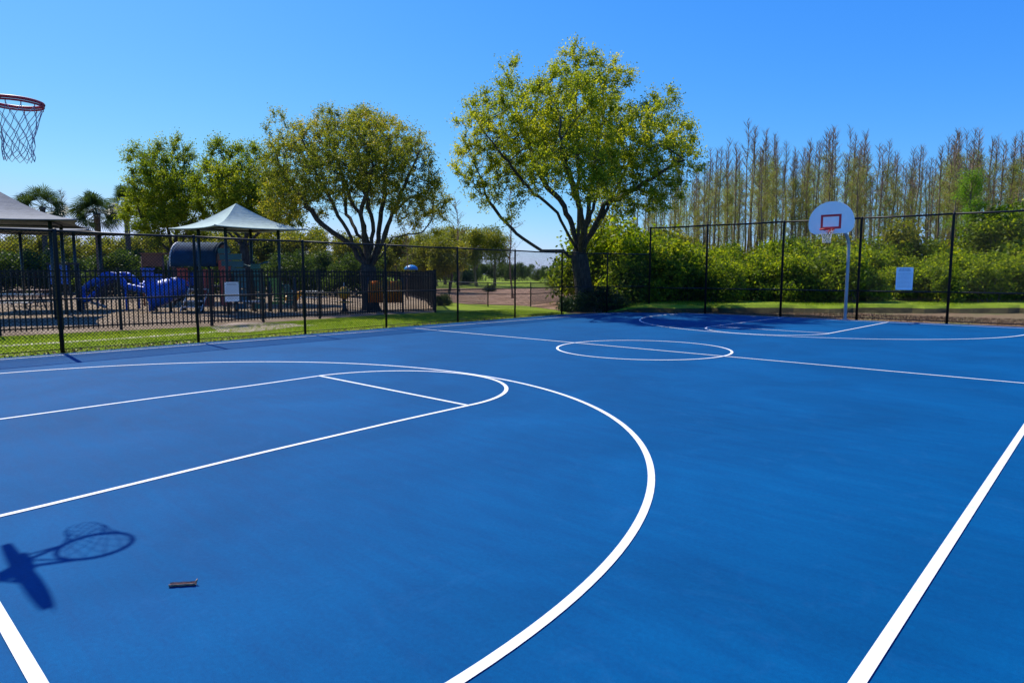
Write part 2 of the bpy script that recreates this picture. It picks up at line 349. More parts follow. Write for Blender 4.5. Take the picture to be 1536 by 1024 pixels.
# ------------------------------------------------------------------ leaf, branch and tree builders
def leaves(C, n, spread, L, Wd, rng, cvar=None, flat=0.0, up=0.0, vbias=0.0):
    C = np.asarray(C, float); K = len(C); P = np.repeat(C, n, 0)+rng.normal(size=(K*n, 3))*np.array(spread)
    t = rng.normal(size=(K*n, 3)); t[:, 2] = t[:, 2]*(1-flat)+up; t /= np.linalg.norm(t, axis=1)[:, None]
    q = rng.normal(size=(K*n, 3)); b = np.cross(t, q); b /= np.linalg.norm(b, axis=1)[:, None]
    s = rng.uniform(.65, 1.35, (K*n, 1))
    V = np.stack([P-t*L*s/2, P+b*Wd*s/2, P+t*L*s/2, P-b*Wd*s/2], 1).reshape(-1, 3)
    F = np.arange(4*K*n).reshape(-1, 4)
    cv = rng.uniform(0, 1, K) if cvar is None else np.asarray(cvar)
    var = np.clip(np.repeat(cv, n)*.55+rng.uniform(0, 1, K*n)*.45+vbias, 0, 1)
    return V, F, var
def in_lobes(lobes, n, rng, shell=.0):
    out = []
    vol = np.array([l[1][0]*l[1][1]*l[1][2] for l in lobes]); vol = vol/vol.sum()
    for l, v in zip(lobes, vol):
        k = max(4, int(n*v)); d = rng.normal(size=(k, 3)); d /= np.linalg.norm(d, axis=1)[:, None]
        r = rng.uniform(shell**3, 1, (k, 1))**(1/3.0); out.append(np.array(l[0])+d*r*np.array(l[1]))
    return np.vstack(out)
def colonize(nodes, par, attr, step, infl, kill, iters, rng, grav=0.0):
    nodes = [np.array(x, float) for x in nodes]; par = list(par)
    A = np.array(attr); P = np.array(nodes)
    d = np.linalg.norm(A[:, None]-P[None], axis=2); near = d.argmin(1); nd = d.min(1); alive = nd > kill
    for _ in range(iters):
        ok = alive & (nd < infl)
        if not ok.any(): break
        P = np.array(nodes); idx = near[ok]; dirs = A[ok]-P[idx]; dirs /= np.linalg.norm(dirs, axis=1)[:, None]
        S = np.zeros_like(P); np.add.at(S, idx, dirs); un = np.unique(idx); new = []
        for i in un:
            v = S[i]+rng.normal(size=3)*.28; v[2] += grav; l = np.linalg.norm(v)
            if l < .15: continue
            new.append(len(nodes)); nodes.append(P[i]+v/l*step*rng.uniform(.8, 1.15)); par.append(int(i))
        if not new: break
        NP = np.array([nodes[i] for i in new]); dn = np.linalg.norm(A[:, None]-NP[None], axis=2); m = dn.min(1); am = dn.argmin(1)
        upd = m < nd; nd = np.where(upd, m, nd); near = np.where(upd, np.array(new)[am], near); alive &= nd > kill
    return np.array(nodes), np.array(par)
def skin(nodes, par, r_tip=.008, e=2.35, sides=6, rmax=None, minr=None):
    n = len(nodes); ch = [[] for _ in range(n)]
    for i in range(n):
        if par[i] >= 0: ch[par[i]].append(i)
    acc = np.zeros(n); order = []; st = [i for i in range(n) if par[i] < 0]
    while st:
        i = st.pop(); order.append(i); st += ch[i]
    for i in order[::-1]:
        acc[i] = sum(acc[c] for c in ch[i]) if ch[i] else r_tip**e
        if not len(ch[i]): acc[i] = r_tip**e
    rad = acc**(1/e)
    if rmax: rad = rad*(1 if rad.max() < 1e-9 else rmax/rad.max())**(np.log(rad/r_tip+1e-9)/np.log(rad.max()/r_tip))
    V = []; F = []; ringof = {}
    def ring(p, d, r):
        ref = np.array([0, 0, 1.0]) if abs(d[2]) < .8 else np.array([1.0, 0, 0])
        u = np.cross(d, ref); u /= np.linalg.norm(u)+1e-12; w = np.cross(d, u); a = np.arange(sides)*2*math.pi/sides
        s0 = len(V); V.extend((p+r*(np.cos(a)[:, None]*u+np.sin(a)[:, None]*w)).tolist()); return s0
    for i in order:
        if par[i] < 0: continue
        p = par[i]; d = nodes[i]-nodes[p]; L = np.linalg.norm(d)
        if L < 1e-6: continue
        d = d/L; main = max(ch[p], key=lambda c: acc[c]) == i
        if main and p in ringof: s0 = ringof[p]
        else: s0 = ring(nodes[p], d, min(rad[p], rad[i]*1.15) if par[p] >= 0 or not main else rad[p]*1.25)
        # keep ring frames aligned: same reference axis is used for every ring
        dd = d
        if ch[i]:
            c = max(ch[i], key=lambda c: acc[c]); e2 = nodes[c]-nodes[i]; e2 = e2/(np.linalg.norm(e2)+1e-9); dd = d+e2; dd /= np.linalg.norm(dd)+1e-9
        s1 = ring(nodes[i], dd, rad[i]); ringof[i] = s1
        # rotate pairing to the nearest vertex so that frames that flip do not twist
        A0 = np.array(V[s0]); B = np.array(V[s1:s1+sides]); k = int(np.argmin(np.linalg.norm(B-d*L-A0, axis=1)))
        for j in range(sides): F.append((s0+j, s0+(j+1) % sides, s1+(j+1+k) % sides, s1+(j+k) % sides))
    tips = [i for i in range(n) if not ch[i]]
    return np.array(V), np.array(F), rad, tips
def limb_nodes(base_pt, limbs, step=.35):
    """limbs: list of (attach index or None, [points]); returns nodes, parents following the polylines"""
    nodes = [np.array(base_pt, float)]; par = [-1]; ends = []
    for at_, pts in limbs:
        cur = 0 if at_ is None else (at_ if at_ >= 0 else len(nodes)-1)
        if at_ is not None and isinstance(at_, float): cur = int(at_)
        for p in pts:
            p = np.array(p, float); a = nodes[cur]; L = np.linalg.norm(p-a); k = max(1, int(round(L/step)))
            for j in range(1, k+1): nodes.append(a+(p-a)*j/k); par.append(cur); cur = len(nodes)-1
        ends.append(cur)
    return nodes, par, ends
def jitter(nodes, par, amt, rng):
    for i in range(len(nodes)):
        if par[i] >= 0: nodes[i] = nodes[i]+rng.normal(size=3)*amt
    return nodes

def px_tree(name, label, cat, D, base_uv, trunk_px, limbs_px, lobes_px, n_attr, leafn, leaf, mat, seed, rmax, spread=.17, depthf=.9, group=None, dk=1.0, d0=0.0,
            bark='bark', step=.34, kill=.38, infl=3.0, sparse=None, r_tip=.007):
    """tree surveyed from the photograph: pixel polylines give the limbs, pixel ellipses the lobes of the crown"""
    rng = np.random.default_rng(seed); B = base(base_uv, D); m = D/FPX
    pt = lambda u, v, dd=0.0: at_d(u, v, D+dd)
    limbs = [(None, [pt(u, v) for u, v in trunk_px])]
    nodes, par, ends = limb_nodes(np.array([B[0], B[1], G0-.05]), limbs, .4)
    fork = ends[0]
    for fk, dd, pts in limbs_px:
        cur = max(1, fork-fk); a = nodes[cur]; tot = len(pts)
        for j, (u, v) in enumerate(pts):
            p = pt(u, v, (dd*dk+d0)*(j+1)/tot); a = nodes[cur]; L = np.linalg.norm(p-a); k = max(1, int(round(L/.35)))
            for q in range(1, k+1): nodes.append(a+(p-a)*q/k+rng.normal(size=3)*.035); par.append(cur); cur = len(nodes)-1
    lobes = [(pt(u, v, dd*dk+d0), (ru*m, ru*m*depthf, rv*m)) for u, v, ru, rv, dd in lobes_px]
    A = in_lobes(lobes, n_attr, rng, .25)
    nodes, par = colonize(nodes, par, A, step, infl, kill, 60, rng, .12)
    Vb, Fb, rad, tips = skin(nodes, par, r_tip, 2.35, 7, rmax)
    t = thing(name, label, cat, (B[0], B[1], 0), group)
    make('trunk', Vb, Fb, M[bark], t, smooth=True)
    small = np.array([i for i in range(len(nodes)) if rad[i] < .030 and nodes[i][2] > 1.5])
    C = np.vstack([nodes[small], nodes[np.array(tips)], nodes[np.array(tips)]]) if len(small) else nodes[np.array(tips)]
    # a few big-scale clumps of lighter and darker foliage, like new and old growth
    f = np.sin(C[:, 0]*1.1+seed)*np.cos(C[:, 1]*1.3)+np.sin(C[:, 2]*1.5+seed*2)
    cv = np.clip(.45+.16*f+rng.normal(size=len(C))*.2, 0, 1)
    # leaf colour runs darker near the crown centre, yellower towards the outside
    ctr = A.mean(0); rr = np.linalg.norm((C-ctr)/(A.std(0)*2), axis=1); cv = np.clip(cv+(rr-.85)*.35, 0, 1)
    # short upright sprays of leaves at every twig
    par_ = np.array(par); src = np.concatenate([small, np.array(tips), np.array(tips)]) if len(small) else np.array(tips)
    dirs = nodes[src]-nodes[par_[src]]; dirs /= np.linalg.norm(dirs, axis=1)[:, None]+1e-9
    npos = 7; ns_ = max(2, math.ceil(leafn/(len(src)*npos))); D0 = np.repeat(dirs, ns_, 0)+rng.normal(size=(len(src)*ns_, 3))*.55; D0[:, 2] += .45; D0 /= np.linalg.norm(D0, axis=1)[:, None]
    O0 = np.repeat(C, ns_, 0); LN = rng.uniform(.25, .68, (len(O0), 1))*(spread/.16)
    keep = rng.uniform(size=len(O0)) < min(1.0, leafn/(len(O0)*npos))
    O0, D0, LN = O0[keep], D0[keep], LN[keep]; cv2 = np.repeat(cv, ns_)[keep]
    tt = (np.arange(npos)+.6)/npos; P = (O0[:, None]+D0[:, None]*LN[:, None]*tt[None, :, None]).reshape(-1, 3)
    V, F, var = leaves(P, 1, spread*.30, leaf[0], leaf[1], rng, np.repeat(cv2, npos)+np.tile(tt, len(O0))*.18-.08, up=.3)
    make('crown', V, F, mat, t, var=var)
    return t

# ------------------------------------------------------------------ the two big trees
px_tree('shade_tree', 'tallest spreading tree with yellow-green crown behind the fence corner', 'tree', 29.3, 877,
    [(877, 455), (874, 425), (870, 396), (868, 384)],
    [(1, 1.0, [(845, 377), (812, 376), (788, 358), (750, 326), (728, 292)]),
     (0, -1.5, [(852, 350), (836, 320), (800, 290), (768, 252), (740, 215), (712, 180)]),
     (0, 1.5, [(858, 338), (846, 310), (822, 280), (800, 240), (785, 200), (765, 130)]),
     (0, -.4, [(869, 330), (866, 270), (866, 190), (863, 105)]),
     (0, 1.2, [(880, 325), (885, 290), (895, 230), (906, 160), (900, 115)]),
     (0, -1.8, [(893, 335), (908, 308), (940, 290), (978, 268), (1012, 244), (1040, 238)]),
     (0, 1.8, [(890, 350), (905, 322), (930, 270), (960, 220), (985, 160)]),
     (0, -3.0, [(876, 340), (868, 300), (850, 250), (838, 200)]),
     (0, 3.2, [(880, 345), (895, 300), (900, 250), (930, 200)]),
     (1, .3, [(888, 372), (903, 352), (897, 326), (905, 300)])],
    [(768, 128, 28, 36, 0), (722, 176, 42, 34, .4), (790, 182, 50, 48, -1.2), (712, 240, 38, 46, .5), (775, 245, 55, 50, 1.2), (730, 296, 26, 22, .6),
     (868, 112, 42, 42, 0), (850, 175, 60, 55, -2.2), (915, 130, 36, 36, .6), (905, 200, 60, 55, 1.5), (862, 250, 60, 45, -2.4), (985, 172, 38, 36, .2), (965, 225, 58, 50, -1.2),
     (1015, 225, 36, 42, .3), (950, 285, 58, 34, -.5), (1010, 275, 30, 26, .5), (905, 285, 40, 28, 2.2), (770, 322, 18, 16, -.6), (1040, 246, 16, 18, 0), (985, 310, 26, 16, .2), (830, 215, 50, 50, 2.6)],
    1900, 150000, (.092, .046), M['leafbig'], 11, .40, dk=1.6, d0=-1.2, depthf=.95, spread=.16, kill=.36, infl=2.6)
px_tree('oak_tree', 'broad olive-leaved tree with many fanned limbs, behind the black picket fence', 'tree', 29.5, 556,
    [(556, 455), (554, 425), (552, 404)],
    [(0, .6, [(530, 372), (500, 348), (476, 330), (455, 300), (430, 270), (415, 235)]),
     (0, -1.2, [(538, 372), (515, 335), (495, 300), (470, 250), (455, 210)]),
     (0, .8, [(550, 368), (543, 330), (527, 300), (510, 255), (500, 210)]),
     (0, -.7, [(556, 372), (560, 335), (548, 290), (540, 240), (530, 195)]),
     (0, 1.2, [(565, 372), (572, 330), (576, 285), (580, 240), (575, 195)]),
     (0, -1.4, [(568, 375), (585, 330), (600, 290), (620, 250), (632, 220)]),
     (0, .4, [(580, 372), (588, 355), (612, 352), (632, 350), (650, 330)]),
     (0, 2.2, [(572, 370), (590, 320), (612, 300), (645, 285)]),
     (0, -2.4, [(548, 360), (540, 310), (560, 250)]),
     (0, 2.6, [(545, 365), (520, 320), (515, 270)])],
    [(418, 205, 26, 34, .3), (440, 245, 44, 44, -.8), (480, 215, 50, 42, 1), (535, 205, 50, 38, -1), (590, 215, 46, 34, .8), (628, 232, 26, 26, -.4), (500, 265, 56, 44, -1.8), (560, 265, 60, 40, 1.8),
     (440, 295, 44, 34, .6), (480, 305, 30, 24, 1.6), (630, 270, 38, 36, -.6), (650, 308, 30, 30, .5), (610, 315, 34, 26, 1.4), (590, 300, 30, 22, -1.8), (655, 340, 16, 16, 0), (425, 320, 30, 22, .8), (405, 265, 26, 40, 1.2), (410, 300, 24, 30, -.6), (540, 300, 40, 24, 2.6), (560, 235, 60, 44, -2.6), (470, 270, 40, 40, 2.6), (645, 300, 34, 34, 1.6), (560, 190, 46, 26, 1.4), (500, 190, 34, 24, -.8), (620, 338, 26, 12, .9)],
    2500, 115000, (.084, .041), M['leafoak'], 23, .38, spread=.15, kill=.34, infl=2.3)
px_tree('leafy_tree', 'fresh green tree left of the pyramid shade canopy, its trunk split low', 'tree', 38, 262,
    [(268, 440), (264, 405), (262, 385)],
    [(0, 0, [(252, 350), (240, 300), (228, 250)]), (0, 1, [(266, 340), (262, 290), (258, 235)]), (0, -1, [(280, 350), (295, 315), (300, 280)]), (0, .5, [(240, 365), (215, 335), (205, 300)])],
    [(215, 240, 26, 24, 0), (262, 235, 28, 26, .4), (235, 275, 44, 36, -1.2), (275, 285, 34, 36, 1.2), (225, 315, 40, 26, .4), (262, 330, 36, 26, -.8), (200, 325, 18, 14, 0), (296, 318, 22, 22, 0), (250, 300, 46, 40, 1.6), (285, 345, 30, 20, .8), (225, 350, 30, 18, -.8)],
    950, 64000, (.11, .052), M['leafleft'], 31, .22, spread=.2, kill=.45, infl=3)
px_tree('leafy_tree', 'fresh green tree with upswept top directly behind the pyramid shade canopy', 'tree', 36, 372,
    [(374, 440), (372, 405), (366, 372)],
    [(0, 0, [(350, 340), (340, 300), (335, 250)]), (0, 1, [(372, 330), (372, 280), (375, 235)]), (0, -1, [(392, 345), (405, 315), (415, 290)]), (0, .5, [(345, 350), (320, 320), (308, 290)])],
    [(330, 236, 26, 26, 0), (372, 250, 30, 34, .4), (318, 275, 30, 30, -.8), (355, 285, 40, 36, -1.2), (395, 290, 32, 32, 1.2), (340, 320, 38, 20, .4), (405, 320, 36, 22, -.6), (308, 305, 20, 20, 0), (432, 330, 26, 16, 0), (365, 305, 50, 34, 1.8), (410, 275, 28, 36, .9), (428, 300, 26, 30, -.5)],
    950, 64000, (.11, .052), M['leafleft'], 37, .24, spread=.2, kill=.45, infl=3)

# ------------------------------------------------------------------ chain-link fences
def mesh_wires(p0, p1, z0, z1, pitch=.0707, r=.004):
    """woven diamond fabric between two posts: every wire a thin three-sided rod"""
    p0 = np.array(p0[:2]); p1 = np.array(p1[:2]); L = np.linalg.norm(p1-p0); d = (p1-p0)/L; nrm = np.array([-d[1], d[0]]); H = z1-z0
    seg = []
    for k in range(-int(H/pitch)-1, int(L/pitch)+2):
        for sgn in (1, -1):
            s0 = k*pitch; s1 = s0+H; a, b = 0.0, 1.0
            if s1 < 0 or s0 > L: continue
            a = max(0, -s0/H); b = min(1, (L-s0)/H)
            if b-a < .02: continue
            za, zb = a*H, b*H; sa, sb = s0+za, s0+zb
            if sgn < 0: za, zb = H-za, H-zb
            seg.append((sa, za, sb, zb, sgn))
    S = np.array(seg); off = S[:, 4:5]*r*.8
    A = np.concatenate([p0+S[:, 0:1]*d+off*nrm, (z0+S[:, 1:2])], 1); B = np.concatenate([p0+S[:, 2:3]*d+off*nrm, (z0+S[:, 3:4])], 1)
    T = B-A; T /= np.linalg.norm(T, axis=1)[:, None]; n3 = np.array([nrm[0], nrm[1], 0.0]); U = np.cross(T, n3)
    V = []
    for E in (A, B):
        for k in range(3):
            an = 2*math.pi*k/3; V.append(E+r*(math.cos(an)*n3+math.sin(an)*U))
    V = np.stack(V, 1); n = len(S); V = V.reshape(-1, 3); i0 = np.arange(n)[:, None]*6
    F = np.concatenate([i0+np.array([[0, 1, 4, 3]]), i0+np.array([[1, 2, 5, 4]]), i0+np.array([[2, 0, 3, 5]])], 0)
    return V, F
def chain_fence(name, label, pts, H, rp=.03, rr=.02, mid=1.08, big=(), wire=.004, cap=True):
    t = thing(name, label, 'fence', (pts[0][0], pts[0][1], 0))
    for k, p in enumerate(pts):
        r = rp*1.3 if k in big else rp
        MB().tube([(p[0], p[1], -.1), (p[0], p[1], H-.02), (p[0], p[1], H+.03), (p[0], p[1], H+.05)], [r, r, r*1.05, r*.4], 10).build('post', M['black'], t, True)
    for a, b in zip(pts[:-1], pts[1:]):
        for z, q, nm in ((H, rr*1.1, 'top_rail'), (mid, rr*.85, 'mid_rail'), (.07, rr*.45, 'bottom_wire')):
            mbr = MB().tube([(a[0], a[1], z), ((a[0]+b[0])/2, (a[1]+b[1])/2, z-.012), (b[0], b[1], z)], q, 8)
            mbr.build(nm, M['black'], t, True)
        V, F = mesh_wires(a, b, .05, H, r=wire); make('wire_mesh', V, F, M['wire'], t)
    return t
ys = [-7.9, -4.9, -1.93, .80, 3.62, 6.35, 9.35, 12.3, 15.2]
Lp = [(fa[0]+(fb[0]-fa[0])*(y-fa[1])/(fb[1]-fa[1]), y) for y in ys]
chain_fence('chain_link_fence', 'long black chain-link fence along the court side facing the playground', Lp, 2.44, .032, .022, 1.08, (2,))
MP = [(-8.98, 15.2), tuple(at_z(910, 468.3)[:2]), (-7.55, 19.45)]
chain_fence('chain_link_fence', 'short low stretch of black chain-link fence in front of the big tree trunk', MP, 2.44, .032, .022, 1.08)
u_posts = (1057.5, 1170.5, 1285, 1421)
def on_line(u, a, b):                       # where the pixel column u meets the fence line a-b
    d = ray(u, 470)[:2]; e = b-a; Mx = np.array([[d[0], -e[0]], [d[1], -e[1]]]); s = np.linalg.solve(Mx, a-CAM[:2]); return a+e*s[1]
RPp = [tuple(FRx0)]+[tuple(on_line(u, FRx0, FRx1)) for u in u_posts]
stp = np.array(RPp[-1])-np.array(RPp[-2]); RPp += [tuple(np.array(RPp[-1])+stp*k) for k in (1, 2, 3)]
chain_fence('chain_link_fence', 'tall black chain-link fence across the far end behind the basketball hoop', RPp, 3.55, .042, .028, 1.02, (), .0022)
# low fence out in the pine straw
LF = [tuple(at_z(u, v)[:2]) for u, v in ((674, 453), (732, 459), (796, 459), (869, 450))]
LF = [tuple(np.array(LF[0])+(np.array(LF[0])-np.array(LF[1]))*.9)]+LF
chain_fence('chain_link_fence', 'waist-high black chain-link fence crossing the reddish pine straw', LF, 1.15, .03, .02, .6, ())

# ------------------------------------------------------------------ black picket fence round the playground
def picket_fence(name, label, pts, H=1.72):
    t = thing(name, label, 'fence', (pts[0][0], pts[0][1], 0))
    for a, b in zip(pts[:-1], pts[1:]):
        a = np.array(a); b = np.array(b); L = np.linalg.norm(b-a); d = (b-a)/L; rz = math.atan2(d[1], d[0]); n = max(1, int(round(L/2.35)))
        for k in range(n):
            p = a+d*L*k/n; q = a+d*L*(k+1)/n
            MB().box((p[0], p[1], H/2), (.07, .07, H+.04), rz).box((p[0], p[1], H+.035), (.085, .085, .03), rz).build('post', M['black'], t)
            m = MB(); c = (p+q)/2; Lp_ = np.linalg.norm(q-p)-.07
            for z in (.13, H-.22, H-.06): m.box((c[0], c[1], z), (Lp_, .034, .04), rz)
            nb = int(Lp_/.115)
            for j in range(nb):
                x = p+d*(.035+(j+.5)*Lp_/nb); m.box((x[0], x[1], H/2+.03), (.030, .026, H-.06), rz)
            m.build('picket_panel', M['black'], t)
    p = pts[-1]; MB().box((p[0], p[1], H/2), (.07, .07, H+.04)).box((p[0], p[1], H+.035), (.085, .085, .03)).build('post', M['black'], t)
    return t
PF1 = [at_z(-190, 517)[:2], at_z(0, 502.5)[:2], at_z(182, 493.5)[:2], at_z(318, 487.5)[:2]]
PF2 = [at_z(318, 487.5)[:2], at_z(395, 482)[:2], at_z(480, 477)[:2], at_z(578, 471)[:2], at_z(653, 468)[:2]]
picket_fence('picket_fence', 'black metal picket fence between the lawn and the blue tube slide', PF1)
picket_fence('picket_fence', 'black metal picket fence in front of the oak trunk, ending at the pine straw', PF2)
PF3 = [at_z(653, 468)[:2]+np.array([0, .0]), at_z(640, 452)[:2], at_z(600, 440)[:2]]
picket_fence('picket_fence', 'black picket fence return running back from the right end', PF3[0:3])
PF4 = [at_z(-120, 446)[:2], at_z(160, 443)[:2], at_z(420, 441)[:2], at_z(600, 440)[:2]]
picket_fence('picket_fence', 'black picket fence along the far side of the playground', PF4)

# ------------------------------------------------------------------ hoops
def fan_outline(hw=.70, h=.92, n=26, ch=.22):
    """fan-shaped board: round top, nearly straight lower edge with cut corners"""
    P = []
    k = h/.92; b0 = .30*k
    for a in np.linspace(0, math.pi, n): P.append((hw*math.cos(a), b0+(h-b0)*math.sin(a)**.95))
    P += [(-hw*.98, .16*k), (-hw*.88, .055*k), (-hw*.72, 0), (hw*.72, 0), (hw*.88, .055*k), (hw*.98, .16*k)]
    return P
def hoop(label, x, yb, z_rim, sgn, mrim, mnet, near, boff=0.0, hw=.70, pole_y=None, rad=.228, gap=.14, bh=.92, pole_x=None, yaw=0.0):
    """sgn = direction the board faces along y"""
    py = pole_y; px_ = x if pole_x is None else pole_x; t = thing('basketball_hoop', label, 'basketball hoop', (px_, py, 0))
    zb = z_rim-(.17*bh/.92 if bh < 1 else .14); out = fan_outline(hw, bh); n = len(out); th = .045
    V = [(x+a+boff, yb, zb+b) for a, b in out]+[(x+a+boff, yb-sgn*th, zb+b) for a, b in out]
    # rolled edge and slightly recessed back
    F = [tuple(range(n)), tuple(range(2*n-1, n-1, -1))]+[(i, (i+1) % n, n+(i+1) % n, n+i) for i in range(n)]
    bd = make('backboard', V, F, None, t, mats=[M['board'], M['boardback']], fm=[0, 1]+[0]*n)
    m = MB(); f = yb+sgn*.004; w_, h_, s = (.30, .41, .062) if bh < 1 else (.335, .42, .075); zz = z_rim+.02
    for a, b, cw, chh in ((0, 0, w_*2, s), (0, h_, w_*2, s), (-w_+s/2, h_/2, s, h_-s), (w_-s/2, h_/2, s, h_-s)):
        m.box((x+boff+a, f, zz+b+s/2 if chh == s else zz+b+s/2), (cw, .006, chh))
    m.build('target_square', M['red'], bd)
    rc = np.array([x, yb+sgn*(rad+gap), z_rim]); a = np.linspace(0, 2*math.pi, 49)[:-1]
    rim = MB().tube(np.stack([rc[0]+rad*np.cos(a), rc[1]+rad*np.sin(a), np.full(48, z_rim)], 1), .0125, 8, closed=True)
    # second ring just below, as on playground double rims, with the little hooks between
    rim.tube(np.stack([rc[0]+rad*np.cos(a), rc[1]+rad*np.sin(a), np.full(48, z_rim-.022)], 1), .008, 6, closed=True)
    rim.box((x, yb+sgn*.012, z_rim-.06), (.16, .022, .18))
    for s_ in (-1, 1):
        pe = (x+s_*rad*math.sin(math.radians(50)), rc[1]-sgn*rad*math.cos(math.radians(50)), z_rim-.008)
        rim.tube([(x+s_*.06, yb+sgn*.02, z_rim-.01), pe], .016, 8)
        rim.tube([(x+s_*.05, yb+sgn*.02, z_rim-.12), pe], .009, 6)
    for k in range(12):
        an = 2*math.pi*k/12; c = (rc[0]+rad*math.cos(an), rc[1]+rad*math.sin(an))
        rim.tube([(c[0], c[1], z_rim-.02), (c[0], c[1], z_rim-.045), (c[0]-.012*math.cos(an), c[1]-.012*math.sin(an), z_rim-.045)], .0035, 5)
    rm = rim.build('rim', mrim, t, True)
    # net: twelve loops, knots meeting in rows of diamonds
    net = MB(); rows = [(0, rad*.97, -.045), (1, rad*.80, -.135), (2, rad*.70, -.205), (3, rad*.62, -.27), (4, rad*.57, -.33), (5, rad*.55, -.385), (6, rad*.56, -.435)]
    rng = np.random.default_rng(5); cr = .0025 if near else .0048
    K = {}
    for k, rr_, dz in rows:
        for j in range(12):
            an = 2*math.pi*(j+.5*(k % 2))/12
            K[k, j] = np.array([rc[0]+rr_*math.cos(an), rc[1]+rr_*math.sin(an), z_rim+dz])+rng.normal(size=3)*.006*(k > 0)
    for k in range(6):
        for j in range(12):
            j2 = (j+1) % 12 if k % 2 else (j-1) % 12
            for q in (j, j2):
                A_, B_ = K[k, j], K[k+1, q]; mid = (A_+B_)/2; mid[2] -= .006
                if k == 0: mid[:2] += (rc[:2]-mid[:2])*.02
                net.tube([A_, mid, B_], cr, 4, caps=False)
    for j in range(12):
        A_, B_ = K[6, j], K[6, (j+1) % 12]; m_ = (A_+B_)/2; m_[2] -= .035; net.tube([A_, m_, B_], cr, 4, caps=False)
    net.build('net', mnet, rm, True)
    # gooseneck pole
    yd = yb-sgn*.05; zt = z_rim+.10; Lh = py-yd
    ql = lambda f: px_+(x-px_)*f
    pts = [(px_, py, -.1), (px_, py, 1.2), (px_, py, zt-.75), (ql(.03), py-Lh*.03, zt-.5), (ql(.16), py-Lh*.16, zt-.25), (ql(.4), py-Lh*.40, zt-.08), (ql(.7), py-Lh*.7, zt), (x, yd-sgn*.03, zt)]
    MB().tube(smoothpath(pts, 40), .056, 14).build('pole', M['pole'], t, True)
    br = MB()
    for dx, dz in ((-.07, .22), (.07, .22), (-.07, -.02), (.07, -.02)):
        br.tube([(x, yd-sgn*.12, zt), (x+dx+boff, yd+sgn*.02, z_rim+dz)], .014, 6)
    br.box((x, yd-sgn*.02, zt+.02), (.14, .02, .10)); br.build('bracket', M['pole'], t)
    MB().tube([(px_, py, -.02), (px_, py, .02)], [.12, .10], 16).build('base_collar', M['pole'], t)
    if yaw:                                  # the whole hoop is turned about its pole
        q = np.array([x-px_, yb-py]); c, s2 = math.cos(yaw), math.sin(yaw); r2_ = np.array([c*q[0]-s2*q[1], s2*q[0]+c*q[1]])
        t.rotation_euler = (0, 0, yaw); t.location = (px_+q[0]-r2_[0], py+q[1]-r2_[1], 0)
    return t
hoop('basketball hoop whose dark red rim and weathered net hang in from the left', .735, -4.46, 2.985, 1, M['rim'], M['netd'], True, .03, .44, pole_y=-5.75, rad=.192, gap=.14, bh=.64, yaw=math.radians(0.8))
fy = 18.95; pc = at_y(1240.5, 343.5, fy-.36); pb_ = at_z(1267.5, 479); bc = at_y(1246.5, 331, fy)
hoop('basketball hoop with white fan backboard on a grey pole at the far end', float(bc[0]), fy, float(pc[2]), -1, M['rim2'], M['netw'], False, .0, .745, bh=1.10, pole_y=float(pb_[1]), pole_x=float(pb_[0]))

# ------------------------------------------------------------------ sign on the far fence, sign on the picket fence
def flat_sign(name, label, c, w, h, nrm, parent_parts=True, ink=True):
    n = np.array([nrm[0], nrm[1], 0.0]); n /= np.linalg.norm(n); r = np.cross([0, 0, 1.0], n); u = np.array([0, 0, 1.0]); c = np.array(c)
    t = thing(name, label, 'sign', (c[0], c[1], c[2]-h/2))
    MB().box(c, (w, .012, h), ax=[r, n, u]).build('panel', M['sign'], t)
    m = MB(); f = c+n*.008; rng = np.random.default_rng(9)
    if ink:
        rowsp = [(.42, .62, .028), (.36, .72, .028)]+[(.27-.058*k, .80, .008) for k in range(12)]
        for zz, ln, hh in rowsp:
            x = -ln/2
            while x < ln/2:
                wl = rng.uniform(.03, .10); wl = min(wl, ln/2-x+.001); m.box(f+r*(x+wl/2)*w+u*zz*h, (wl*w, .003, hh*h), ax=[r, n, u]); x += wl+.022
        m.build('lettering', M['signink'], t)
    g_ = MB()
    for sx in (-1, 1):
        for sz in (-1, 1): g_.box(c+n*.01+r*sx*(w/2-.02)+u*sz*(h/2-.02), (.014, .008, .014), ax=[r, n, u])
    g_.build('cable_tie', M['black'], t)
    return t
fd = FRx1-FRx0; fn = np.array([fd[1], -fd[0]])/np.linalg.norm(fd)
p = on_line(1353.5, FRx0, FRx1)+fn*.02; dd = (p[0]-CAM[0])/ray(1353.5, 418)[0]; zc = CAM[2]+ray(1353.5, 418)[2]*dd
flat_sign('rules_sign', 'pale blue-white notice sheet tied to the far chain-link fence', (p[0], p[1], zc), .50, .76, fn)
pfd = PF2[1]-PF2[0]; pn = np.array([pfd[1], -pfd[0]])/np.linalg.norm(pfd); pn = pn if np.dot(pn, CAM[:2]-PF2[0]) > 0 else -pn
p = on_line(348, PF2[0], PF2[1])+pn*.04
flat_sign('fence_sign', 'white notice board on the black picket fence beside the playhouse', (p[0], p[1], 1.02), .50, .62, pn)

